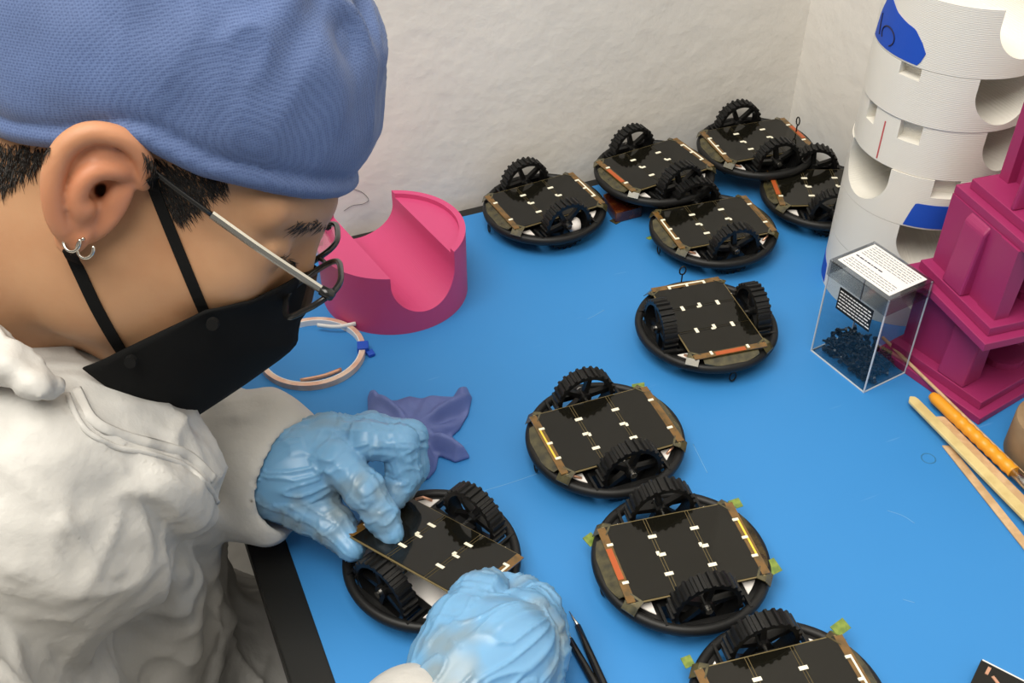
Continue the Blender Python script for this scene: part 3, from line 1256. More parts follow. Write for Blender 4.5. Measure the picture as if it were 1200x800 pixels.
def flat_stick(name, p, q, w, th, m, lab, slant=0.0, z=0.001, t1=1.3):
    p, q = np.array(at(*p, z)), np.array(at(*q, z))
    q = p+(q-p)*t1
    d = q-p
    L = np.linalg.norm(d)
    d = d/L
    e = np.array([-d[1], d[0], 0])
    N = 10
    out = []
    poly = [(0.0, -w/2+slant), (w*0.5, -w/2), (L, -w*0.55), (L, w*0.55), (w*0.6, w/2), (0.002, w/2-0.001)]
    b = MB()
    k = len(poly)
    vs = [p+d*u+e*v+np.array([0, 0, -th/2]) for u, v in poly]+[p+d*u+e*v+np.array([0, 0, th/2]) for u, v in poly]
    b.add(vs, [tuple(range(k-1, -1, -1)), tuple(range(k, 2*k))]+[(i, (i+1) % k, k+(i+1) % k, k+i) for i in range(k)])
    o = b.build(name, m, None, False, bevel=min(th, 0.002)*0.4)
    bm = bmesh.new()
    bm.from_mesh(o.data)
    bmesh.ops.recalc_face_normals(bm, faces=bm.faces)
    bm.to_mesh(o.data)
    bm.free()
    return tag(o, lab, 'stick')


flat_stick('bamboo_spatula', (1066, 465), (1202, 603), 0.0085, 0.0030, M_BAMBOO, 'pale glossy bamboo spatula with a slanted tip, left of the orange handle', 0.004, z=0.0075)
flat_stick('wooden_stirrer', (1100, 487), (1203, 590), 0.0068, 0.0018, M_WOOD, 'flat wooden stirrer lying between the bamboo spatula and the orange handle', z=0.0035)
flat_stick('wooden_stirrer', (1108, 521), (1203, 640), 0.0065, 0.0018, M_WOOD, 'flat wooden stirrer nearest the viewer, angled away from the others', z=0.0010)
br = empty('paint_brush', tuple(at(1090, 461, 0)))
tag(br, 'orange twisted brush handle with a metal ferrule at the right edge', 'brush')
b0, b1 = at(1092, 463, 0.008), at(1188, 553, 0.008)
path, rad = [], []
for i in range(60):
    t = i/59
    path.append(ext(b0, b1, t)-np.array(br.location))
    r_ = 0.0048+0.0002*t
    if t < 0.05:
        r_ *= 0.70+6*t
    if t > 0.3:
        r_ += 0.00035*math.sin(t*70)
    rad.append(r_)
MB().tube(path, rad, 14).build('handle', M_ORHANDLE, br, True)
MB().cyl(ext(b0, b1, 1.0)-np.array(br.location), ext(b0, b1, 1.35)-np.array(br.location), 0.0045, 0.0048, 16).build('ferrule', M_FERRULE, br, True)
p_ = at(1200, 540, 0)
cb = MB()
ctr_ = np.array(at(1180, 545, 0))+np.array([CR[0], CR[1], 0])*0.032+np.array([0.395, 0.919, 0])*0.010
cb.tube([ctr_+np.array([0, 0, z]) for z in (0.0, 0.001, 0.034, 0.035)], [0.0295, 0.03, 0.03, 0.0295], 40)
o = cb.build('cardboard_roll', M_CARD, None)
smooth_by_angle(o, 40)
tag(o, 'brown cardboard roll cut by the right edge of the photo', 'roll')

# ================================================================== SMALL THINGS ON THE MAT
# copper tape ring
cc = np.array([0.1235, 0.7125])
cp = empty('copper_tape_roll', (cc[0], cc[1], 0))
tag(cp, 'thin roll of copper tape with a blue tape tab, behind the black mask', 'tape roll')


def annulus(ro, ri, z0, z1, n=64):
    b = MB()
    vs, fs = [], []
    for i in range(n):
        a = 2*math.pi*i/n
        for r, z in ((ro, z0), (ro, z1), (ri, z1), (ri, z0)):
            vs.append((r*math.cos(a), r*math.sin(a), z))
    for i in range(n):
        j = (i+1) % n
        for k in range(4):
            l = (k+1) % 4
            fs.append((i*4+k, j*4+k, j*4+l, i*4+l))
    return b.add(vs, fs)


smooth_by_angle(annulus(0.0445, 0.0405, 0, 0.0055).build('copper_layers', M_COPPER, cp))
smooth_by_angle(annulus(0.0405, 0.0398, 0, 0.0057).build('paper_core', M_PAPER, cp))
te = np.array(at(424, 407, 0.004))-np.array([cc[0], cc[1], 0])
o = MB().box((0, 0, 0.0035), (0.0095, 0.010, 0.0075)).box((0.006, -0.006, 0.002), (0.006, 0.007, 0.003), 0.4).build('blue_tape_tab', M_BLUETAPE, cp, bevel=0.0006)
ta = math.atan2(te[1], te[0])
o.location = (0.0425*math.cos(ta), 0.0425*math.sin(ta), 0)
o.rotation_euler = (0, 0, ta)
w0 = [np.array(at(*q, z))-np.array([cc[0], cc[1], 0]) for q, z in [((372, 381), 0.006), ((395, 383), 0.0065), ((417, 379), 0.007)]]
MB().tube(spline(w0, 10), 0.0011, 6, flat=2.0).build('loose_tape_end', M_PAPER, cp, True)
w0 = [np.array(at(*q, z))-np.array([cc[0], cc[1], 0]) for q, z in [((352, 446), 0.0035), ((378, 441), 0.004), ((400, 433), 0.004)]]
MB().tube(spline(w0, 8), 0.0014, 6, flat=1.6).build('inner_tape_end', M_COPPERW, cp, True)

# crumpled periwinkle glove: a thin folded sheet, height given by its folds
gpx = [(430, 462), (433, 454), (440, 453), (447, 464), (463, 466), (480, 461), (494, 464), (511, 461), (530, 462), (537, 451), (547, 449), (553, 462), (549, 480),
       (539, 498), (529, 507), (540, 517), (551, 531), (534, 537), (514, 529), (511, 545), (503, 555), (488, 560), (470, 548), (440, 520), (431, 497)]
gw = np.array([at(x, y, 0.006)[:2] for x, y in gpx])
gv = Vol((0.13, 0.53, -0.002), (0.25, 0.67, 0.034), 0.0013)
GX, GY = np.meshgrid(gv.ax[0], gv.ax[1], indexing='ij')


def seg_d(a, b):
    a, b = np.array(a), np.array(b)
    ba = b-a
    t = np.clip(((GX-a[0])*ba[0]+(GY-a[1])*ba[1])/(ba@ba), 0, 1)
    return np.hypot(GX-a[0]-t*ba[0], GY-a[1]-t*ba[1]), t


sd2 = np.full(GX.shape, 9.0)
ins = np.zeros(GX.shape, bool)
for i in range(len(gw)):
    p, q = gw[i], gw[(i+1) % len(gw)]
    sd2 = np.minimum(sd2, seg_d(p, q)[0])
    cnd = (p[1] > GY) != (q[1] > GY)
    ins ^= cnd & (GX < (q[0]-p[0])*(GY-p[1])/(q[1]-p[1]+1e-12)+p[0])
sd2 = np.where(ins, -sd2, sd2)
ed = np.maximum(-sd2, 0)
hgt = 0.0025+0.0120*(1-np.exp(-ed/0.008))


def fold(a, b, amp, w, asym=0.0):
    global hgt
    A, B_ = at(*a, 0.008)[:2], at(*b, 0.008)[:2]
    d, t = seg_d(A, B_)
    hgt = hgt+amp*np.exp(-(d/w)**2)*(1-0.45*t)*np.clip(t*2.5, 0.25, 1)*np.clip(ed/0.003, 0, 1)


CX = (487, 508)
fold(CX, (441, 462), 0.008, 0.004)
fold(CX, (463, 472), -0.004, 0.005)
fold(CX, (551, 463), 0.008, 0.0035)
fold((495, 505), (545, 480), -0.007, 0.004)
fold(CX, (535, 498), 0.003, 0.003)
fold((484, 507), (549, 530), 0.010, 0.0045)
fold((496, 520), (530, 505), -0.006, 0.003)
fold((500, 522), (520, 533), -0.006, 0.003)
fold(CX, (506, 550), 0.006, 0.003)
fold((492, 515), (494, 552), -0.005, 0.003)
fold(CX, (475, 545), 0.006, 0.004)
fold(CX, (505, 466), 0.003, 0.004)
hgt = np.maximum(hgt, 0.0035)
gv.d = np.maximum(np.maximum(sd2[:, :, None], (gv.ax[2][None, None, :]-hgt[:, :, None])*0.6), 0.0004-gv.ax[2][None, None, :]).astype(np.float32)
V, Fq = gv.mesh()
V = lap(V, Fq, 2, 0.5)
o = fast_obj('crumpled_glove', V, Fq, M_NAVYGLOVE)
tag(o, 'crumpled periwinkle rubber glove lying behind the gloved hand', 'glove')

# tweezers
tw = empty('tweezers', tuple(at(700, 800, 0)))
tag(tw, 'black tweezers with bare steel tips beside the right gloved hand', 'tweezers')
tl_ = np.array(tw.location)
join = np.array(at(742, 905, 0.004))
for (p, q, s_) in [((658, 733), (668, 749), (700, 806)), ((667, 716), (677, 733), (709, 806))]:
    a, b, c = np.array(at(*p, 0.0035)), np.array(at(*q, 0.0035)), np.array(at(*s_, 0.004))
    up = np.array([0, 0, 1.0])
    MB().tube([x-tl_ for x in (a, ext(a, b, 0.6), b)], [0.0003, 0.0009, 0.0017], 8, flat=1.0).build('steel_tip', M_METAL, tw, True)
    MB().tube([x-tl_ for x in (b, ext(b, c, 0.5), c, join)], [0.0021, 0.0026, 0.0030, 0.0032], 8, flat=0.9).build('arm', M_FRAME, tw, True)

# dark amber film block under the second robot at the wall
ab = empty('amber_film_block', tuple(at(728, 247, 0)))
al = np.array(ab.location)
tag(ab, 'dark amber film block under the robot at the wall', 'film block')
pts = [at(706, 240, 0), at(721, 262, 0), at(752, 254, 0), at(742, 226, 0)]
poly = [(p[0]-al[0], p[1]-al[1]) for p in pts]
MB().prism(poly, 0.0, 0.0125).build('film_stack', M_AMBERBLK, ab, bevel=0.001)
q = [(0.0, 0.0), (0.006, 0.002), (0.004, 0.010), (-0.003, 0.008)]
o = MB().prism(q, 0.0, 0.0008).build('tan_tape_scrap', M_OLIVE, ab)
o.location = Vector(at(722, 263, 0.0003))-Vector(al)

# scuffs and a ring stain on the mat
for pts in ([(1040, 598), (1058, 604), (1072, 613)], [(812, 520), (820, 536), (829, 554)], [(688, 374), (698, 369), (708, 363)], [(560, 577), (600, 565), (640, 551)], [(1058, 702), (1072, 706)], [(690, 440), (694, 452)]):
    P = [at(x, y, 0.00004) for x, y in pts]
    under(tb, MB().tube(spline(P, 8), 0.00035, 6, flat=0.2).build('scuff', M_SCUFF, None, True))
st_ = at(1088, 537, 0.00004)
under(tb, MB().tube([st_+np.array([0.0052*math.cos(a), 0.0052*math.sin(a), 0]) for a in np.linspace(0, 2*math.pi, 32)[:-1]], 0.0005, 6, closed=True, flat=0.15).build('ring_stain', M_STAIN, None, True))

# black board at the bottom right corner
bb = [at(1147, 779, 0), at(1200, 806, 0), at(1185, 860, 0), at(1120, 835, 0)]
bo = empty('black_circuit_board', tuple(bb[0]))
bl_ = np.array(bb[0])
tag(bo, 'black square circuit board poking into the bottom right corner', 'circuit board')
e1 = Vector(bb[1]-bb[0]).normalized()
e2 = Vector((e1.y, -e1.x, 0))
sq = [Vector((0, 0, 0)), e1*0.05, e1*0.05+e2*0.05, e2*0.05]
MB().prism([(p.x, p.y) for p in sq][::-1], 0.0, 0.006).build('board', M_CELL, bo)
MB().tube([tuple(e1*0.0006+Vector((0, 0, 0.0062))), tuple(e1*0.05+Vector((0, 0, 0.0062)))], 0.0005, 6).build('pale_edge', M_PAPER, bo)
for k in range(3):
    p = e1*(0.006+0.006*k)+e2*(0.006+0.004*k)
    MB().box((p.x, p.y, 0.0063), (0.006, 0.002, 0.0006), 0.5+k).build('copper_trace', M_COPPERW, bo)

# hair on the wall
hr = [(403, 247), (413, 241), (425, 239), (432, 234), (424, 225), (412, 221)]
hp_ = []
for q in hr:
    d = ray(*q)
    t = (WALL_Y-0.0009-C0[1])/d[1]
    hp_.append(C0+d*t)
o = MB().tube(spline(hp_, 30), 0.00022, 5).build('loose_thread', M_HAIR, None, True)
tag(o, 'loose dark thread stuck to the wall beside the forehead', 'thread')

# ================================================================== PERSON


def nrm(v):
    v = np.array(v, float)
    return v/np.linalg.norm(v)


person = empty('person', (-0.10, 0.52, FLOOR_Z))
tag(person, 'person in white coverall, blue surgical cap, black mask and blue gloves working on a robot', 'person')
CM = np.array([CR, CU, -CF])
rc_ = nrm((0.08, -0.33, 0.94))
fc_ = np.array([0.83, -0.56, 0])
fc_ = nrm(fc_-(fc_@rc_)*rc_)
uc_ = np.cross(rc_, fc_)
FV, RV, UV_ = fc_@CM, rc_@CM, uc_@CM
HC = Pz(120, 225, 0.52)-0.075*RV
HAX = (FV, RV, UV_)


def hd(a, b, c):
    """head coordinates in cm: forward, right (near side), up"""
    return HC+(FV*a+RV*b+UV_*c)*0.01


def hp(px, py, lat):
    """pixel ray meets the head plane lateral = lat (cm); gives head coordinates"""
    d = ray(px, py)
    t = ((HC+lat*0.01*RV-C0)@RV)/(d@RV)
    v_ = C0+d*t-HC
    return np.array([v_@FV, v_@RV, v_@UV_])*100


def hw(px, py, lat):
    return hd(*hp(px, py, lat))


lo = HC-np.array([0.19, 0.17, 0.20])
hi = HC+np.array([0.15, 0.17, 0.17])
hv = Vol(lo, hi, 0.0014)


def he(c, r, k=0.02, op='add'):
    hv.ell(hd(*c), HAX, [x*0.01 for x in r], k, op)


def hc(a, b, ra, rb=None, k=0.012, op='add'):
    hv.cap(hd(*a), hd(*b), ra*0.01, None if rb is None else rb*0.01, k, op)


he((-0.5, 0, 4.6), (9.7, 7.3, 8.2))
he((4.0, 0, -1.0), (5.6, 6.1, 6.6))
he((3.3, 0, -6.0), (5.0, 5.0, 4.6), 0.03)
he((7.4, 0, -9.0), (1.8, 2.0, 1.7), 0.03)
for s_ in (1, -1):
    he((0.8, 4.7*s_, -5.0), (2.6, 1.5, 3.4), 0.02)
    hc((8.7, 0.8*s_, 3.0), (7.1, 4.8*s_, 2.7), 1.1, 0.9, 0.015)
    he((6.3, 4.3*s_, -1.5), (2.0, 1.4, 1.6), 0.02)
hc((9.4, 0, 1.4), (10.3, 0, -2.4), 0.7, 1.1, 0.010)
for s_ in (1, -1):
    he((11.0, 3.5*s_, 0.6), (2.4, 1.9, 1.3), 0.010, 'sub')
    he((7.7, 3.2*s_, 0.5), (1.35, 1.5, 1.3), 0.004)
    hc((8.6, 2.0*s_, 0.9), (8.1, 4.4*s_, 0.8), 0.32, 0.30, 0.004)
hc((-2.5, 0, -2.0), (-5.0, 0, -8.5), 5.7, 5.6, 0.03)
hv.cap(hd(-5.0, 0, -8.5), (-0.113, 0.560, 0.165), 0.056, 0.060, 0.02)

# ear (near side), drawn from the photograph's outline, standing out from the head


def E(px, py, lat):
    return hw(px, py, lat)


EAX = (nrm(FV+0.30*RV), nrm(RV-0.30*FV), UV_)
hv.ell(E(112, 222, 7.0), EAX, (0.018, 0.007, 0.030), 0.006)
hv.chain([E(150, 185, 7.4), E(115, 172, 7.9), E(84, 195, 8.1), E(78, 235, 7.9)], [.007, .008, .008, .007], 0.005)
helix = [(168, 216, 7.2), (170, 192, 7.8), (154, 168, 8.3), (128, 157, 8.7), (100, 157, 8.95), (76, 173, 9.1), (63, 200, 9.15), (61, 228, 9.0), (66, 255, 8.6), (77, 274, 8.1)]
# hollow between helix and antihelix
hv.chain(spline([E(*p) for p in [(152, 188, 8.9), (126, 176, 9.3), (100, 180, 9.5), (82, 202, 9.6), (78, 230, 9.4)]], 12), [.0062]*12, 0.003, 'sub')
hv.chain(spline([E(*p) for p in helix], 26), list(np.interp(np.linspace(0, 1, 26), [0, 0.2, 0.5, 0.8, 1], [.0034, .0044, .0050, .0046, .0045])), 0.0022)
# lobe
hv.ell(E(86, 272, 7.7), EAX, (0.0090, 0.0045, 0.0120), 0.004)
# concha bowl, then the ridges around it
hv.ell(E(112, 224, 8.9), EAX, (0.0115, 0.0120, 0.0150), 0.002, 'sub')
hv.chain(spline([E(*p) for p in [(150, 204, 7.6), (132, 200, 8.2), (112, 200, 8.6), (96, 214, 8.75), (90, 234, 8.6), (94, 248, 8.3)]], 14), [.0030, .0032, .0034, .0036, .0037, .0038, .0038, .0038, .0038, .0038, .0038, .0038, .0038, .0038], 0.003)
hv.cap(E(100, 244, 8.2), E(92, 256, 8.0), 0.0048, 0.0045, 0.004)
hv.cap(E(118, 224, 8.3), E(121, 223, 6.0), 0.0042, 0.0026, 0.002, 'sub')
# tragus
hv.ell(E(134, 230, 7.5), HAX, (0.0040, 0.0040, 0.0065), 0.004)
V, Fq = hv.mesh()
V = lap(V, Fq, 1, 0.4)
headS = Surf(V, Fq)
hbody = under(person, fast_obj('body', V, Fq, M_SKIN))
# ears are ruddier than the cheek: pigment stored per vertex
ec = E(108, 222, 8.3)
wq = np.clip(1.35-np.linalg.norm((V-ec)@np.array([FV/0.024, UV_/0.036, RV/0.020]).T, axis=1), 0, 1)
at_ = hbody.data.attributes.new('ruddy', 'FLOAT', 'POINT')
at_.data.foreach_set('value', np.clip(wq*1.6, 0, 1).astype(np.float32))
nt = M_SKIN.node_tree
an = nt.nodes.new('ShaderNodeAttribute')
an.attribute_name = 'ruddy'
mxr = nt.nodes.new('ShaderNodeMix')
mxr.data_type = 'RGBA'
mxr.inputs[7].default_value = (0.56, 0.215, 0.115, 1)
pb = nt.nodes['Principled BSDF']
src = pb.inputs['Base Color'].links[0].from_socket
nt.links.new(src, mxr.inputs[6])
ml = nt.nodes.new('ShaderNodeMath')
ml.operation = 'MULTIPLY'
ml.inputs[1].default_value = 0.7
nt.links.new(an.outputs['Fac'], ml.inputs[0])
nt.links.new(ml.outputs[0], mxr.inputs[0])
nt.links.new(mxr.outputs[2], pb.inputs['Base Color'])

# ---- surgical cap
cv = Vol(HC-np.array([0.18, 0.16, 0.13]), HC+np.array([0.18, 0.16, 0.20]), 0.0024)
cv.ell(hd(0.0, 0, 5.9), HAX, (0.1015, 0.0845, 0.0925), 0.01)
cv.ell(hd(-4.0, 0, 5.2), HAX, (0.078, 0.080, 0.080), 0.03)
# brim height over forward position, from the photograph
bf = np.array([-11, -4.8, -2.8, -0.5, 0.6, 3.3, 6.0, 8.3, 9.8, 11.5])
bu = np.array([-2.6, -0.5, 0.6, 2.6, 3.0, 3.0, 3.6, 4.05, 4.45, 5.2])
X, Y, Z = np.meshgrid(*cv.ax, indexing='ij', sparse=True)
fx = ((X-HC[0])*FV[0]+(Y-HC[1])*FV[1]+(Z-HC[2])*FV[2])*100
ux = ((X-HC[0])*UV_[0]+(Y-HC[1])*UV_[1]+(Z-HC[2])*UV_[2])*100
br_ = np.interp(fx.ravel(), bf, bu).reshape(fx.shape)
ab_ = (ux-br_)*0.01
hem = 0.0030*np.exp(-((ab_-0.005)/0.0045)**2)-0.0022*np.exp(-((ab_-0.0125)/0.0025)**2)
cv.d = np.maximum(cv.d-hem, -ab_).astype(np.float32)
V, Fq = cv.mesh()
V = lap(V, Fq, 2, 0.5)
N = vnormals(V, Fq)
rel_ = V-HC
cf, cr_, cu = rel_@FV*100, rel_@RV*100, rel_@UV_*100
for i in range(len(V)):
    a = (cu[i]-np.interp(cf[i], bf, bu))
    if a < 0.3:
        continue
    w = min(1, (a-0.3)/2)
    # gathers run from the crown down the front
    th_ = math.atan2(cr_[i], cf[i]-3)
    g = (1-abs(noise.noise(Vector((th_*3.2, cu[i]*0.10, 3.1))))*2.4)
    g2 = noise.noise(Vector((cf[i]*0.35, cr_[i]*0.35, cu[i]*0.35+9)))
    wr = max(0, min(1, (cu[i]-7.5)/4))
    g3 = 1-abs(noise.noise(Vector((cf[i]*0.55+cu[i]*0.25, cr_[i]*0.5, cu[i]*0.22))))*2.5
    V[i] += N[i]*(w*(0.0010*g+0.0022*g2)+wr*0.0055*max(g3, -0.3))
under(person, fast_obj('surgical_cap', V, Fq, M_CAP))

# ---- face mask: sheet lofted from the photographed edges
cen = [hp(366, 312, 0), hp(358, 345, 0), hp(349, 385, 0), hp(343, 407, 0), hp(300, 440, 0), hp(262, 466, 0), hp(222, 492, 0)]
sid = [hp(241, 364, 6.35), hp(214, 377, 6.3), hp(190, 388, 6.2), hp(165, 400, 6.1), hp(140, 412, 5.9), hp(120, 422, 5.6), hp(97, 431, 5.2)]
cen, sid = spline(cen, 22), spline(sid, 22)
vs, fs = [], []
nu = 18
for j in range(22):
    for sgn in (1, -1):
        for i in range(nu):
            t = i/(nu-1)
            c, s_ = cen[j], sid[j].copy()
            ctl = np.array([c[0]*0.62+s_[0]*0.38, s_[1]*0.86, c[2]*0.55+s_[2]*0.45])
            p = (1-t)**2*c+2*t*(1-t)*ctl+t*t*s_
            vs.append(hd(p[0], p[1]*sgn, p[2]))
for j in range(21):
    for k in range(2):
        for i in range(nu-1):
            a = (j*2+k)*nu+i
            b = ((j+1)*2+k)*nu+i
            fs.append((a, a+1, b+1, b) if k == 0 else (a, b, b+1, a+1))
for i in range(len(vs)):
    loc, nn, _, dd = headS.t.find_nearest(Vector(vs[i]))
    sg = (Vector(vs[i])-loc).dot(nn)
    if sg < 0.0022:
        vs[i] = np.array(loc)+np.array(nn)*0.0022
mk = obj_from('face_mask', vs, fs, M_MASK, None, True)
bm = bmesh.new()
bm.from_mesh(mk.data)
bmesh.ops.remove_doubles(bm, verts=bm.verts, dist=0.0003)
bmesh.ops.recalc_face_normals(bm, faces=bm.faces)
bm.to_mesh(mk.data)
bm.free()
sd = mk.modifiers.new('thick', 'SOLIDIFY')
sd.thickness = 0.0014
sd.offset = 0
under(person, mk)


def ribbon(pts, w, th, m, name, parent, S=headS, off=0.0008, n=24):
    P = []
    for (px, py) in spline([(p[0], p[1], 0) for p in pts], n)[0:n] if False else [(q[0], q[1]) for q in spline([(p[0], p[1], 0) for p in pts], n)]:
        h = S.hit(px, py, off)
        if h is None:
            continue
        P.append(h)
    C = [p for p, _ in P]
    Nn = [q for _, q in P]
    for _ in range(3):
        C = [C[0]]+[(C[i-1]+C[i]*2+C[i+1])/4 for i in range(1, len(C)-1)]+[C[-1]]
    vs, fs = [], []
    for i in range(len(C)):
        t = nrm(C[min(i+1, len(C)-1)]-C[max(i-1, 0)])
        nn = nrm(Nn[i]-(Nn[i]@t)*t)
        e = np.cross(t, nn)
        for a, b in ((-1, 0), (1, 0), (1, 1), (-1, 1)):
            vs.append(C[i]+e*a*w/2+nn*b*th)
    for i in range(len(C)-1):
        for k in range(4):
            l = (k+1) % 4
            fs.append((i*4+k, i*4+l, i*4+4+l, i*4+4+k))
    fs += [(3, 2, 1, 0), tuple(len(vs)-4+k for k in range(4))]
    return obj_from(name, vs, fs, m, parent, False)


s1 = ribbon([(176, 206), (184, 228), (200, 268), (222, 322), (243, 372)], 0.0055, 0.0012, M_MASK, 'ear_strap', None)
s2 = ribbon([(82, 292), (96, 322), (112, 356), (132, 392), (153, 424)], 0.0060, 0.0012, M_MASK, 'ear_strap', None)
for s_ in (s1, s2):
    s_.parent = mk
    s_.matrix_parent_inverse = Matrix.Identity(4)
for (px, py, lat) in ((249, 380, 6.6), (153, 424, 6.3)):
    p = hw(px, py, lat)
    b = MB().cyl(p-RV*0.002, p+RV*0.0016, 0.0034, 0.0030, 14)
    o = b.build('strap_button', M_MASK, None)
    o.parent = mk

# ---- glasses
gl = empty('glasses', (0, 0, 0))
under(person, gl)
gl.location = (0, 0, 0)
gl.matrix_parent_inverse = Matrix.Translation(-Vector(person.location))
tlt = math.radians(25)
GX = FV*math.cos(tlt)-UV_*math.sin(tlt) if False else None
LF = nrm(FV*math.cos(tlt)-UV_*math.sin(tlt))         # lens normal, tipped down
LU = nrm(UV_*math.cos(tlt)+FV*math.sin(tlt))         # lens up
yw = math.radians(6)
lr = nrm(RV*math.cos(yw)+FV*math.sin(yw))
for sgn in (1, -1):
    c = hd(11.0, 3.6, -0.16) if sgn == 1 else hd(11.0, 3.6, -0.16)-lr*0.072
    outl = []
    for i in range(40):
        a = 2*math.pi*i/40
        ca, sa = math.cos(a), math.sin(a)
        ex_ = 0.55
        x = 0.0262*math.copysign(abs(ca)**ex_, ca)
        y = 0.0178*math.copysign(abs(sa)**ex_, sa)
        if y < 0:
            x *= 0.93
        outl.append(c+lr*x*sgn+LU*y)
    o = MB().tube(outl, 0.0017, 8, closed=True).build('lens_rim', M_FRAME, gl, True)
    o2 = MB().tube([p+LF*0.0011 for p in outl], 0.0006, 6, closed=True).build('silver_rim_line', M_SILVER, gl, True)
    b = MB()
    nO = len(outl)
    b.add([p+LF*0.0006 for p in outl]+[p-LF*0.0006 for p in outl], [tuple(range(nO)), tuple(range(2*nO-1, nO-1, -1))])
    b.build('lens', M_LENS, gl)
    # hinge block and temple
    hg = c+lr*0.0275*sgn+LU*0.011
    hb = MB().tube([c+lr*0.024*sgn+LU*0.011, hg, hg-FV*0.006], [0.0028, 0.003, 0.0026], 8)
    hb.build('hinge', M_FRAME, gl, True)
    if sgn == 1:
        earp = hw(163, 188, 7.55)
    else:
        q = hp(163, 188, 7.55)
        earp = hd(q[0], -q[1], q[2])
    st = hg-FV*0.004
    mid = st+(earp-st)*0.62
    out = 0.004*RV*sgn
    tp = MB().tube(spline([st, st+(earp-st)*0.35+out, mid+out], 12), 0.0021, 6, flat=0.55, up=RV)
    tpo = tp.build('temple', M_SILVER, gl)
    MB().tube(spline([mid+out, mid+(earp-mid)*0.5+out*0.7, earp, earp-FV*0.012-UV_*0.006], 12), 0.0014, 6, up=RV).build('temple_tip', M_FRAME, gl, True)
gc = hd(11.0, 3.6, -0.16)
MB().tube(spline([gc-lr*0.0255+LU*0.004, gc-lr*0.036+LU*0.007+LF*0.002, gc-lr*0.0465+LU*0.004], 8), 0.0013, 8).build('bridge', M_FRAME, gl, True)

# ---- earrings
for (px, py, r_, tilt) in ((84, 283, 0.0046, 0.2), (100, 291, 0.0046, -0.25)):
    c = hw(px, py, 8.5)
    d1, d2 = nrm(FV*0.75+RV*0.35), UV_
    pts = [c+d1*r_*math.cos(a)+d2*r_*math.sin(a) for a in np.linspace(math.radians(130), math.radians(410), 28)]
    under(person, MB().tube(pts, 0.0008, 8).build('hoop_earring', M_SILVER, None, True))

# ---- hair: short strands at sideburn, nape and brow
def strands(name, poly, n, dirs, ln, wid, seed, off=0.0004, lift=0.25):
    rr = random.Random(seed)
    xs = [p[0] for p in poly]
    ys = [p[1] for p in poly]

    def inside(x, y):
        c = False
        k = len(poly)
        for i in range(k):
            (x0, y0), (x1, y1) = poly[i], poly[(i+1) % k]
            if (y0 > y) != (y1 > y) and x < (x1-x0)*(y-y0)/(y1-y0)+x0:
                c = not c
        return c
    b = MB()
    tries = 0
    done = 0
    while done < n and tries < n*20:
        tries += 1
        x, y = rr.uniform(min(xs), max(xs)), rr.uniform(min(ys), max(ys))
        if not inside(x, y):
            continue
        h = headS.hit(x, y, off)
        if h is None:
            continue
        P, Nn = h
        d = np.array(dirs(x, y), float)
        d = CR*d[0]-CU*d[1]
        d = nrm(d-(d@Nn)*Nn+0.25*np.array([rr.gauss(0, 1) for _ in range(3)]))
        d = nrm(d-(d@Nn)*Nn*0.8)
        L = ln*rr.uniform(0.6, 1.3)
        lf = lift*rr.uniform(0.2, 1.2)
        pts = [P, P+d*L*0.5+Nn*L*0.5*lf, P+d*L+Nn*L*lf*0.6]
        b.tube(pts, [wid, wid*0.8, wid*0.15], 3)
        done += 1
    return under(person, b.build(name, M_HAIR, None, True))


strands('hair', [(166, 178), (205, 192), (268, 214), (250, 226), (236, 238), (212, 258), (200, 252), (188, 228)], 800, lambda x, y: (0.35, 0.9), 0.0070, 0.00022, 1, lift=0.12)
strands('hair', [(-30, 165), (62, 172), (48, 190), (36, 202), (18, 214), (0, 226), (-30, 234)], 900, lambda x, y: (-0.3, 0.9), 0.0065, 0.00022, 2, lift=0.12)
strands('eyebrow', [(340, 266), (352, 259), (372, 258), (386, 263), (384, 269), (366, 267), (348, 271)], 90, lambda x, y: (-0.75, -0.25), 0.006, 0.00020, 3, lift=0.1)
strands('eyelash', [(326, 300), (340, 303), (346, 308), (340, 309), (328, 305)], 40, lambda x, y: (0.7, 0.5), 0.004, 0.00022, 4, lift=0.5)

# ---- coverall
NB = np.array([-0.115, 0.560, 0.170])
azb = math.radians(-32)
FB = np.array([math.cos(azb), math.sin(azb), 0])
RB = np.array([math.sin(azb), -math.cos(azb), 0])
UPV = np.array([0, 0, 1.0])
BAX = (FB, RB, UPV)


def B(f_, r_, u_):
    return NB+FB*f_+RB*r_+UPV*u_


sv = Vol((-0.50, 0.10, -0.76), (0.42, 0.92, 0.28), 0.0036)


def se(c, r, k=0.06):
    sv.ell(B(*c), BAX, r, k)


se((0.010, 0.0, -0.10), (0.108, 0.185, 0.160))
se((-0.005, 0.0, -0.24), (0.108, 0.175, 0.17))
se((-0.02, 0.0, -0.40), (0.145, 0.190, 0.13))
sv.cap(B(-0.01, -0.145, -0.055), B(-0.01, 0.145, -0.055), 0.072, 0.072, 0.05)
# neck base
sv.cap(B(-0.005, 0, -0.05), B(0.020, 0, 0.015), 0.088, 0.070, 0.03)
# chest fabric under the chin
sv.chain([Pz(60, 512, 0.575), Pz(120, 532, 0.60), Pz(190, 562, 0.63)], [0.028, 0.028, 0.028], 0.05)
# left arm (far side)
SL, EL, WL = B(0.0, -0.175, -0.06), np.array([-0.075, 0.70, 0.030]), at(318, 560, 0.062)
sv.cap(SL, EL, 0.062, 0.058, 0.04)
WLc = np.array(at(331, 556, 0.058))
sv.chain([EL, EL+(WLc-EL)*0.55, EL+(WLc-EL)*0.92], [0.050, 0.048, 0.047], 0.012)
sv.chain([at(270, 515, .075), at(318, 500, .078), at(350, 506, .072)], [.030, .022, .012], 0.012)
sv.chain([at(280, 590, .045), at(312, 612, .040)], [.026, .016], 0.012)
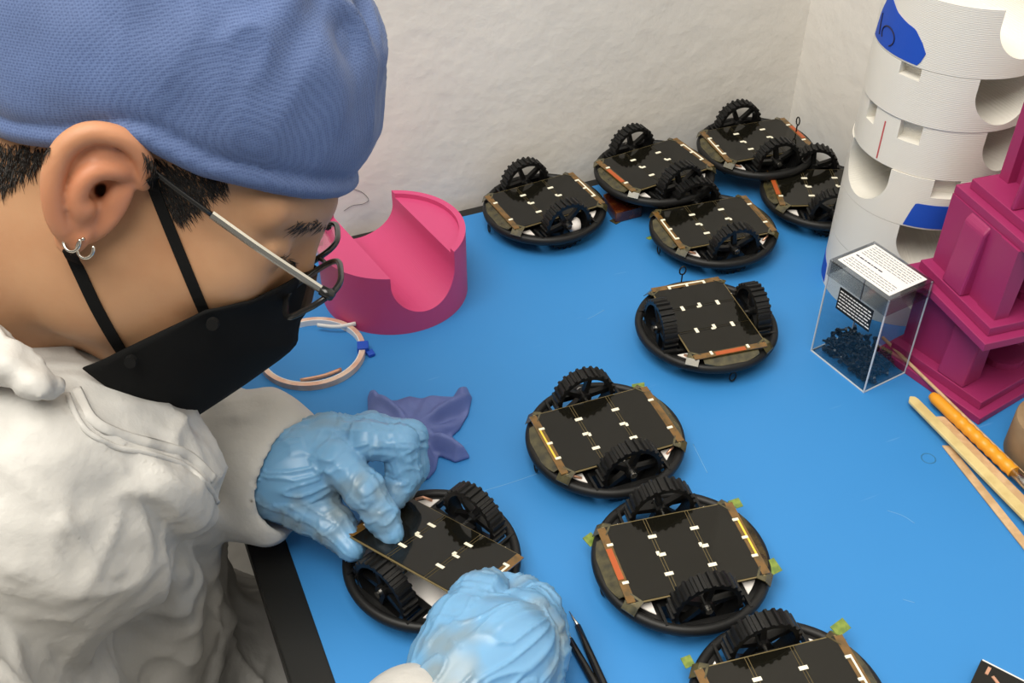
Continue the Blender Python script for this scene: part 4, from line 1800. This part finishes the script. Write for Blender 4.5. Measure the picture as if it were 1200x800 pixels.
# right arm (near side)
SR, ER = B(0.0, 0.175, -0.06), np.array([-0.065, 0.205, 0.085])
sv.cap(SR, ER, 0.066, 0.060, 0.05)
WRc = np.array(at(486, 858, 0.052))
sv.chain([ER, ER+(WRc-ER)*0.5, WRc], [0.056, 0.048, 0.037], 0.03)
# legs: seated, thighs under the table, shins to the floor
for s_ in (-1, 1):
    hip, knee, foot = B(0.0, 0.10*s_, -0.43), B(0.40, 0.13*s_, -0.41), B(0.36, 0.13*s_, -0.875)
    sv.cap(hip, knee, 0.095, 0.075, 0.03)
    sv.cap(knee, foot, 0.072, 0.055, 0.02)
    sv.cap(foot, foot+FB*0.10, 0.050, 0.042, 0.02)
sv.d = np.maximum(sv.d, (FLOOR_Z-sv.ax[2])[None, None, :]).astype(np.float32)
# open the cuffs a little
sv.cap(EL+(WLc-EL)*0.88, EL+(WLc-EL)*1.35, 0.034, 0.038, 0.004, 'sub')
# creases seen in the photograph: raised ridges laid on the first-pass surface
V, Fq = sv.mesh()
S1 = Surf(V, Fq)


def crease(pts, r_, depth, k, op='add'):
    P = []
    for q in spline([(p[0], p[1], 0) for p in pts], 10):
        h = S1.hit(q[0], q[1], -depth)
        if h is not None:
            P.append(h[0])
    for i in range(len(P)-1):
        w0_ = r_*(0.55+0.45*math.sin(math.pi*(i+0.3)/len(P)))
        sv.cap(P[i], P[i+1], w0_, w0_, k, op)


for pts in ([(10, 527), (35, 555), (65, 585)], [(35, 587), (100, 602), (145, 620), (200, 660), (232, 695)], [(120, 612), (165, 650), (215, 685)],
            [(178, 555), (215, 585), (250, 610)], [(220, 605), (240, 630), (245, 655)], [(185, 695), (215, 725), (222, 765)],
            [(20, 500), (60, 520), (110, 560)], [(60, 640), (100, 690), (120, 740)], [(5, 690), (60, 720), (100, 770)]):
    crease(pts, 0.0050, 0.0005, 0.012)
crease([(-10, 590), (30, 615), (90, 655), (150, 700)], 0.012, 0.006, 0.04)
crease([(140, 722), (165, 745), (190, 800)], 0.010, -0.004, 0.025, 'sub')
crease([(240, 660), (252, 720), (240, 790)], 0.006, 0.001, 0.012)
V, Fq = sv.mesh()
V = lap(V, Fq, 2, 0.5)
N = vnormals(V, Fq)
for i in range(len(V)):
    p = Vector(V[i])
    # long folds running down and forward over the chest
    g = Vector((0.55, -0.45, -0.70))
    q = p-g*(p.dot(g))*0.80
    a = (1-abs(noise.noise(q*11+Vector((3.1, 0, 1.7)))))**7
    b = noise.noise(p*9.0+Vector((5, 2, 0)))
    c = (1-abs(noise.noise(q*21+Vector((0.5, 4.0, 0)))))**6
    e = (1-abs(noise.noise(p*17+Vector((0.2, 7.0, 3)))))**8
    d = noise.noise(p*40)
    hv_ = min(1.0, max(0.0, (np.linalg.norm(V[i]-WLc)-0.045)/0.06))*min(1.0, max(0.0, (np.linalg.norm(V[i]-WRc)-0.035)/0.06))
    V[i] += N[i]*hv_*(0.0070*a+0.0060*b+0.0040*c+0.0035*e+0.0008*d-0.003)
suitS = Surf(V, Fq)
under(person, fast_obj('coverall', V, Fq, M_SUIT))


def suit_line(name, pts, r_, flat=0.6, n=60, off=0.0005):
    P = []
    for q in spline([(p[0], p[1], 0) for p in pts], n):
        h = suitS.hit(q[0], q[1], off)
        if h is not None and (not P or np.linalg.norm(h[0]-P[-1]) < 0.03):
            P.append(h[0])
    for _ in range(4):
        P = [P[0]]+[(P[i-1]+2*P[i]+P[i+1])/4 for i in range(1, len(P)-1)]+[P[-1]]
    return under(person, MB().tube(P, r_, 8, flat=flat).build(name, M_SUIT, None, True))


suit_line('zipper_seam', [(78, 462), (96, 500), (130, 522), (175, 532), (215, 545), (245, 572), (260, 600)], 0.0016)
suit_line('zipper_flap', [(88, 456), (106, 490), (140, 510), (185, 522), (222, 535), (250, 562)], 0.0030, 0.35)

# collar: rolled fabric around the neck
kv = Vol((-0.22, 0.40, 0.08), (0.08, 0.68, 0.36), 0.0030)
col_pts = [(-15, 412, 0.545), (15, 432, 0.538), (45, 448, 0.535), (64, 452, 0.545)]
ck = [Pz(*p) for p in col_pts]
kv.chain(ck, [0.010, 0.009, 0.006, 0.004], 0.010)
kv.chain([Pz(-15, 412, 0.545), Pz(-60, 400, 0.56), Pz(-110, 340, 0.60)], [0.010, 0.012, 0.014], 0.012)
V, Fq = kv.mesh()
N = vnormals(V, Fq)
for i in range(len(V)):
    p = Vector(V[i])
    a = (1-abs(noise.noise(Vector((p.x*38, p.y*38, p.z*90)))))**4
    V[i] += N[i]*(0.0060*a+0.0030*noise.noise(p*55)-0.002)
V = lap(V, Fq, 2, 0.5)
under(person, fast_obj('collar', V, Fq, M_SUIT))

# ---- gloved hands


def hand(name, chains, k=0.007, npalm=1):
    pts = [at(*p[:3]) for ch in chains for p in ch[0]]
    lo_, hi_ = np.min(pts, axis=0)-0.045, np.max(pts, axis=0)+0.045
    g = Vol(lo_, hi_, 0.0013)
    for ch in chains:
        P = [at(*p[:3]) for p in ch[0]]
        g.chain(P, [p[3] for p in ch[0]], ch[1] if len(ch) > 1 else k)
    V, Fq = g.mesh()
    V = lap(V, Fq, 1, 0.5)
    N = vnormals(V, Fq)
    # creases follow the bones: rings across the fingers, long pulls over the back of the hand
    best = np.full(len(V), 9.0)
    S_, T_, I_ = np.zeros(len(V)), np.zeros(len(V)), np.zeros(len(V), int)
    JN = np.full(len(V), 9.0)
    for ci, ch in enumerate(chains):
        P = [at(*p[:3]) for p in ch[0]]
        R_ = [p[3] for p in ch[0]]
        acc = 0
        for j in range(len(P)-1):
            ba = P[j+1]-P[j]
            L = np.linalg.norm(ba)
            t = np.clip((V-P[j])@ba/(L*L), 0, 1)
            c = P[j]+t[:, None]*ba
            w = V-c
            d = np.linalg.norm(w, axis=1)-(R_[j]+(R_[j+1]-R_[j])*t)
            m = d < best
            e1_ = nrm(np.cross(ba, CF))
            e2_ = nrm(np.cross(e1_, ba))
            best[m] = d[m]
            S_[m] = (acc+t*L)[m]
            T_[m] = np.arctan2(w@e2_, w@e1_)[m]
            I_[m] = ci
            jd = np.minimum(t*L if j > 0 else 9.0, (1-t)*L if j < len(P)-2 else 9.0)
            JN[m] = np.broadcast_to(jd, t.shape)[m]
            acc += L
    for i in range(len(V)):
        p = Vector(V[i])
        ci, s__, th_ = int(I_[i]), S_[i], T_[i]
        if ci < npalm:
            a = (1-abs(noise.noise(Vector((s__*25, math.cos(th_)*3.0+s__*18, math.sin(th_)*3.0+ci*7)))))**9
            dsp = 0.0020*a
        else:
            jw = 0.35+0.65*math.exp(-(JN[i]/0.010)**2)
            a = (1-abs(noise.noise(Vector((s__*150, math.cos(th_)*0.9+ci*5, math.sin(th_)*0.9)))))**4
            l = (1-abs(noise.noise(Vector((s__*18, math.cos(th_)*2.2+ci*9, math.sin(th_)*2.2)))))**9
            dsp = 0.0016*a*jw+0.0011*l
        V[i] += N[i]*(dsp+0.0008*noise.noise(p*42)-0.0006)
    o = under(person, fast_obj(name, V, Fq, M_GLOVE))
    return o


LH = [
    ([(296, 552, .060, .026), (330, 556, .062, .0270), (360, 550, .066, .027), (392, 533, .070, .022)], 0.012),
    ([(345, 540, .070, .022), (385, 520, .076, .018), (418, 512, .078, .013)], 0.010),
    ([(362, 533, .075, .019), (394, 540, .083, .0135), (427, 574, .072, .0122), (446, 604, .057, .0110), (457, 624, .0475, .0095)], 0.004),
    ([(402, 520, .078, .014), (430, 516, .088, .0128), (468, 519, .084, .0122), (474, 556, .062, .0112), (460, 582, .052, .0100)], 0.003),
    ([(402, 514, .073, .014), (436, 505, .077, .0122), (480, 513, .069, .0115), (484, 548, .051, .0106), (472, 572, .044, .0095)], 0.003),
    ([(400, 512, .066, .013), (430, 505, .064, .0110), (466, 510, .054, .0100), (470, 540, .041, .0092)], 0.003),
    ([(326, 572, .057, .021), (360, 594, .050, .0160), (392, 616, .045, .0125), (412, 640, .040, .0100)], 0.006),
]
hand('glove', LH, npalm=2)
RH = [
    ([(520, 838, .056, .028), (550, 798, .058, .031), (588, 768, .060, .033)], 0.012),
    ([(532, 778, .058, .026), (545, 738, .064, .0205), (562, 706, .060, .0165), (573, 688, .051, .0125)], 0.007),
    ([(590, 748, .064, .024), (614, 722, .062, .0145), (632, 711, .048, .0120), (612, 694, .038, .0105), (596, 688, .037, .0100)], 0.005),
    ([(604, 757, .062, .024), (630, 738, .056, .0150), (641, 733, .036, .0120), (622, 714, .026, .0110)], 0.005),
    ([(604, 777, .058, .025), (634, 764, .050, .0150), (643, 760, .030, .0120), (622, 740, .022, .0110)], 0.005),
    ([(596, 802, .054, .026), (628, 794, .046, .0145), (638, 790, .027, .0115), (618, 772, .019, .0105)], 0.005),
]
hand('glove', RH)
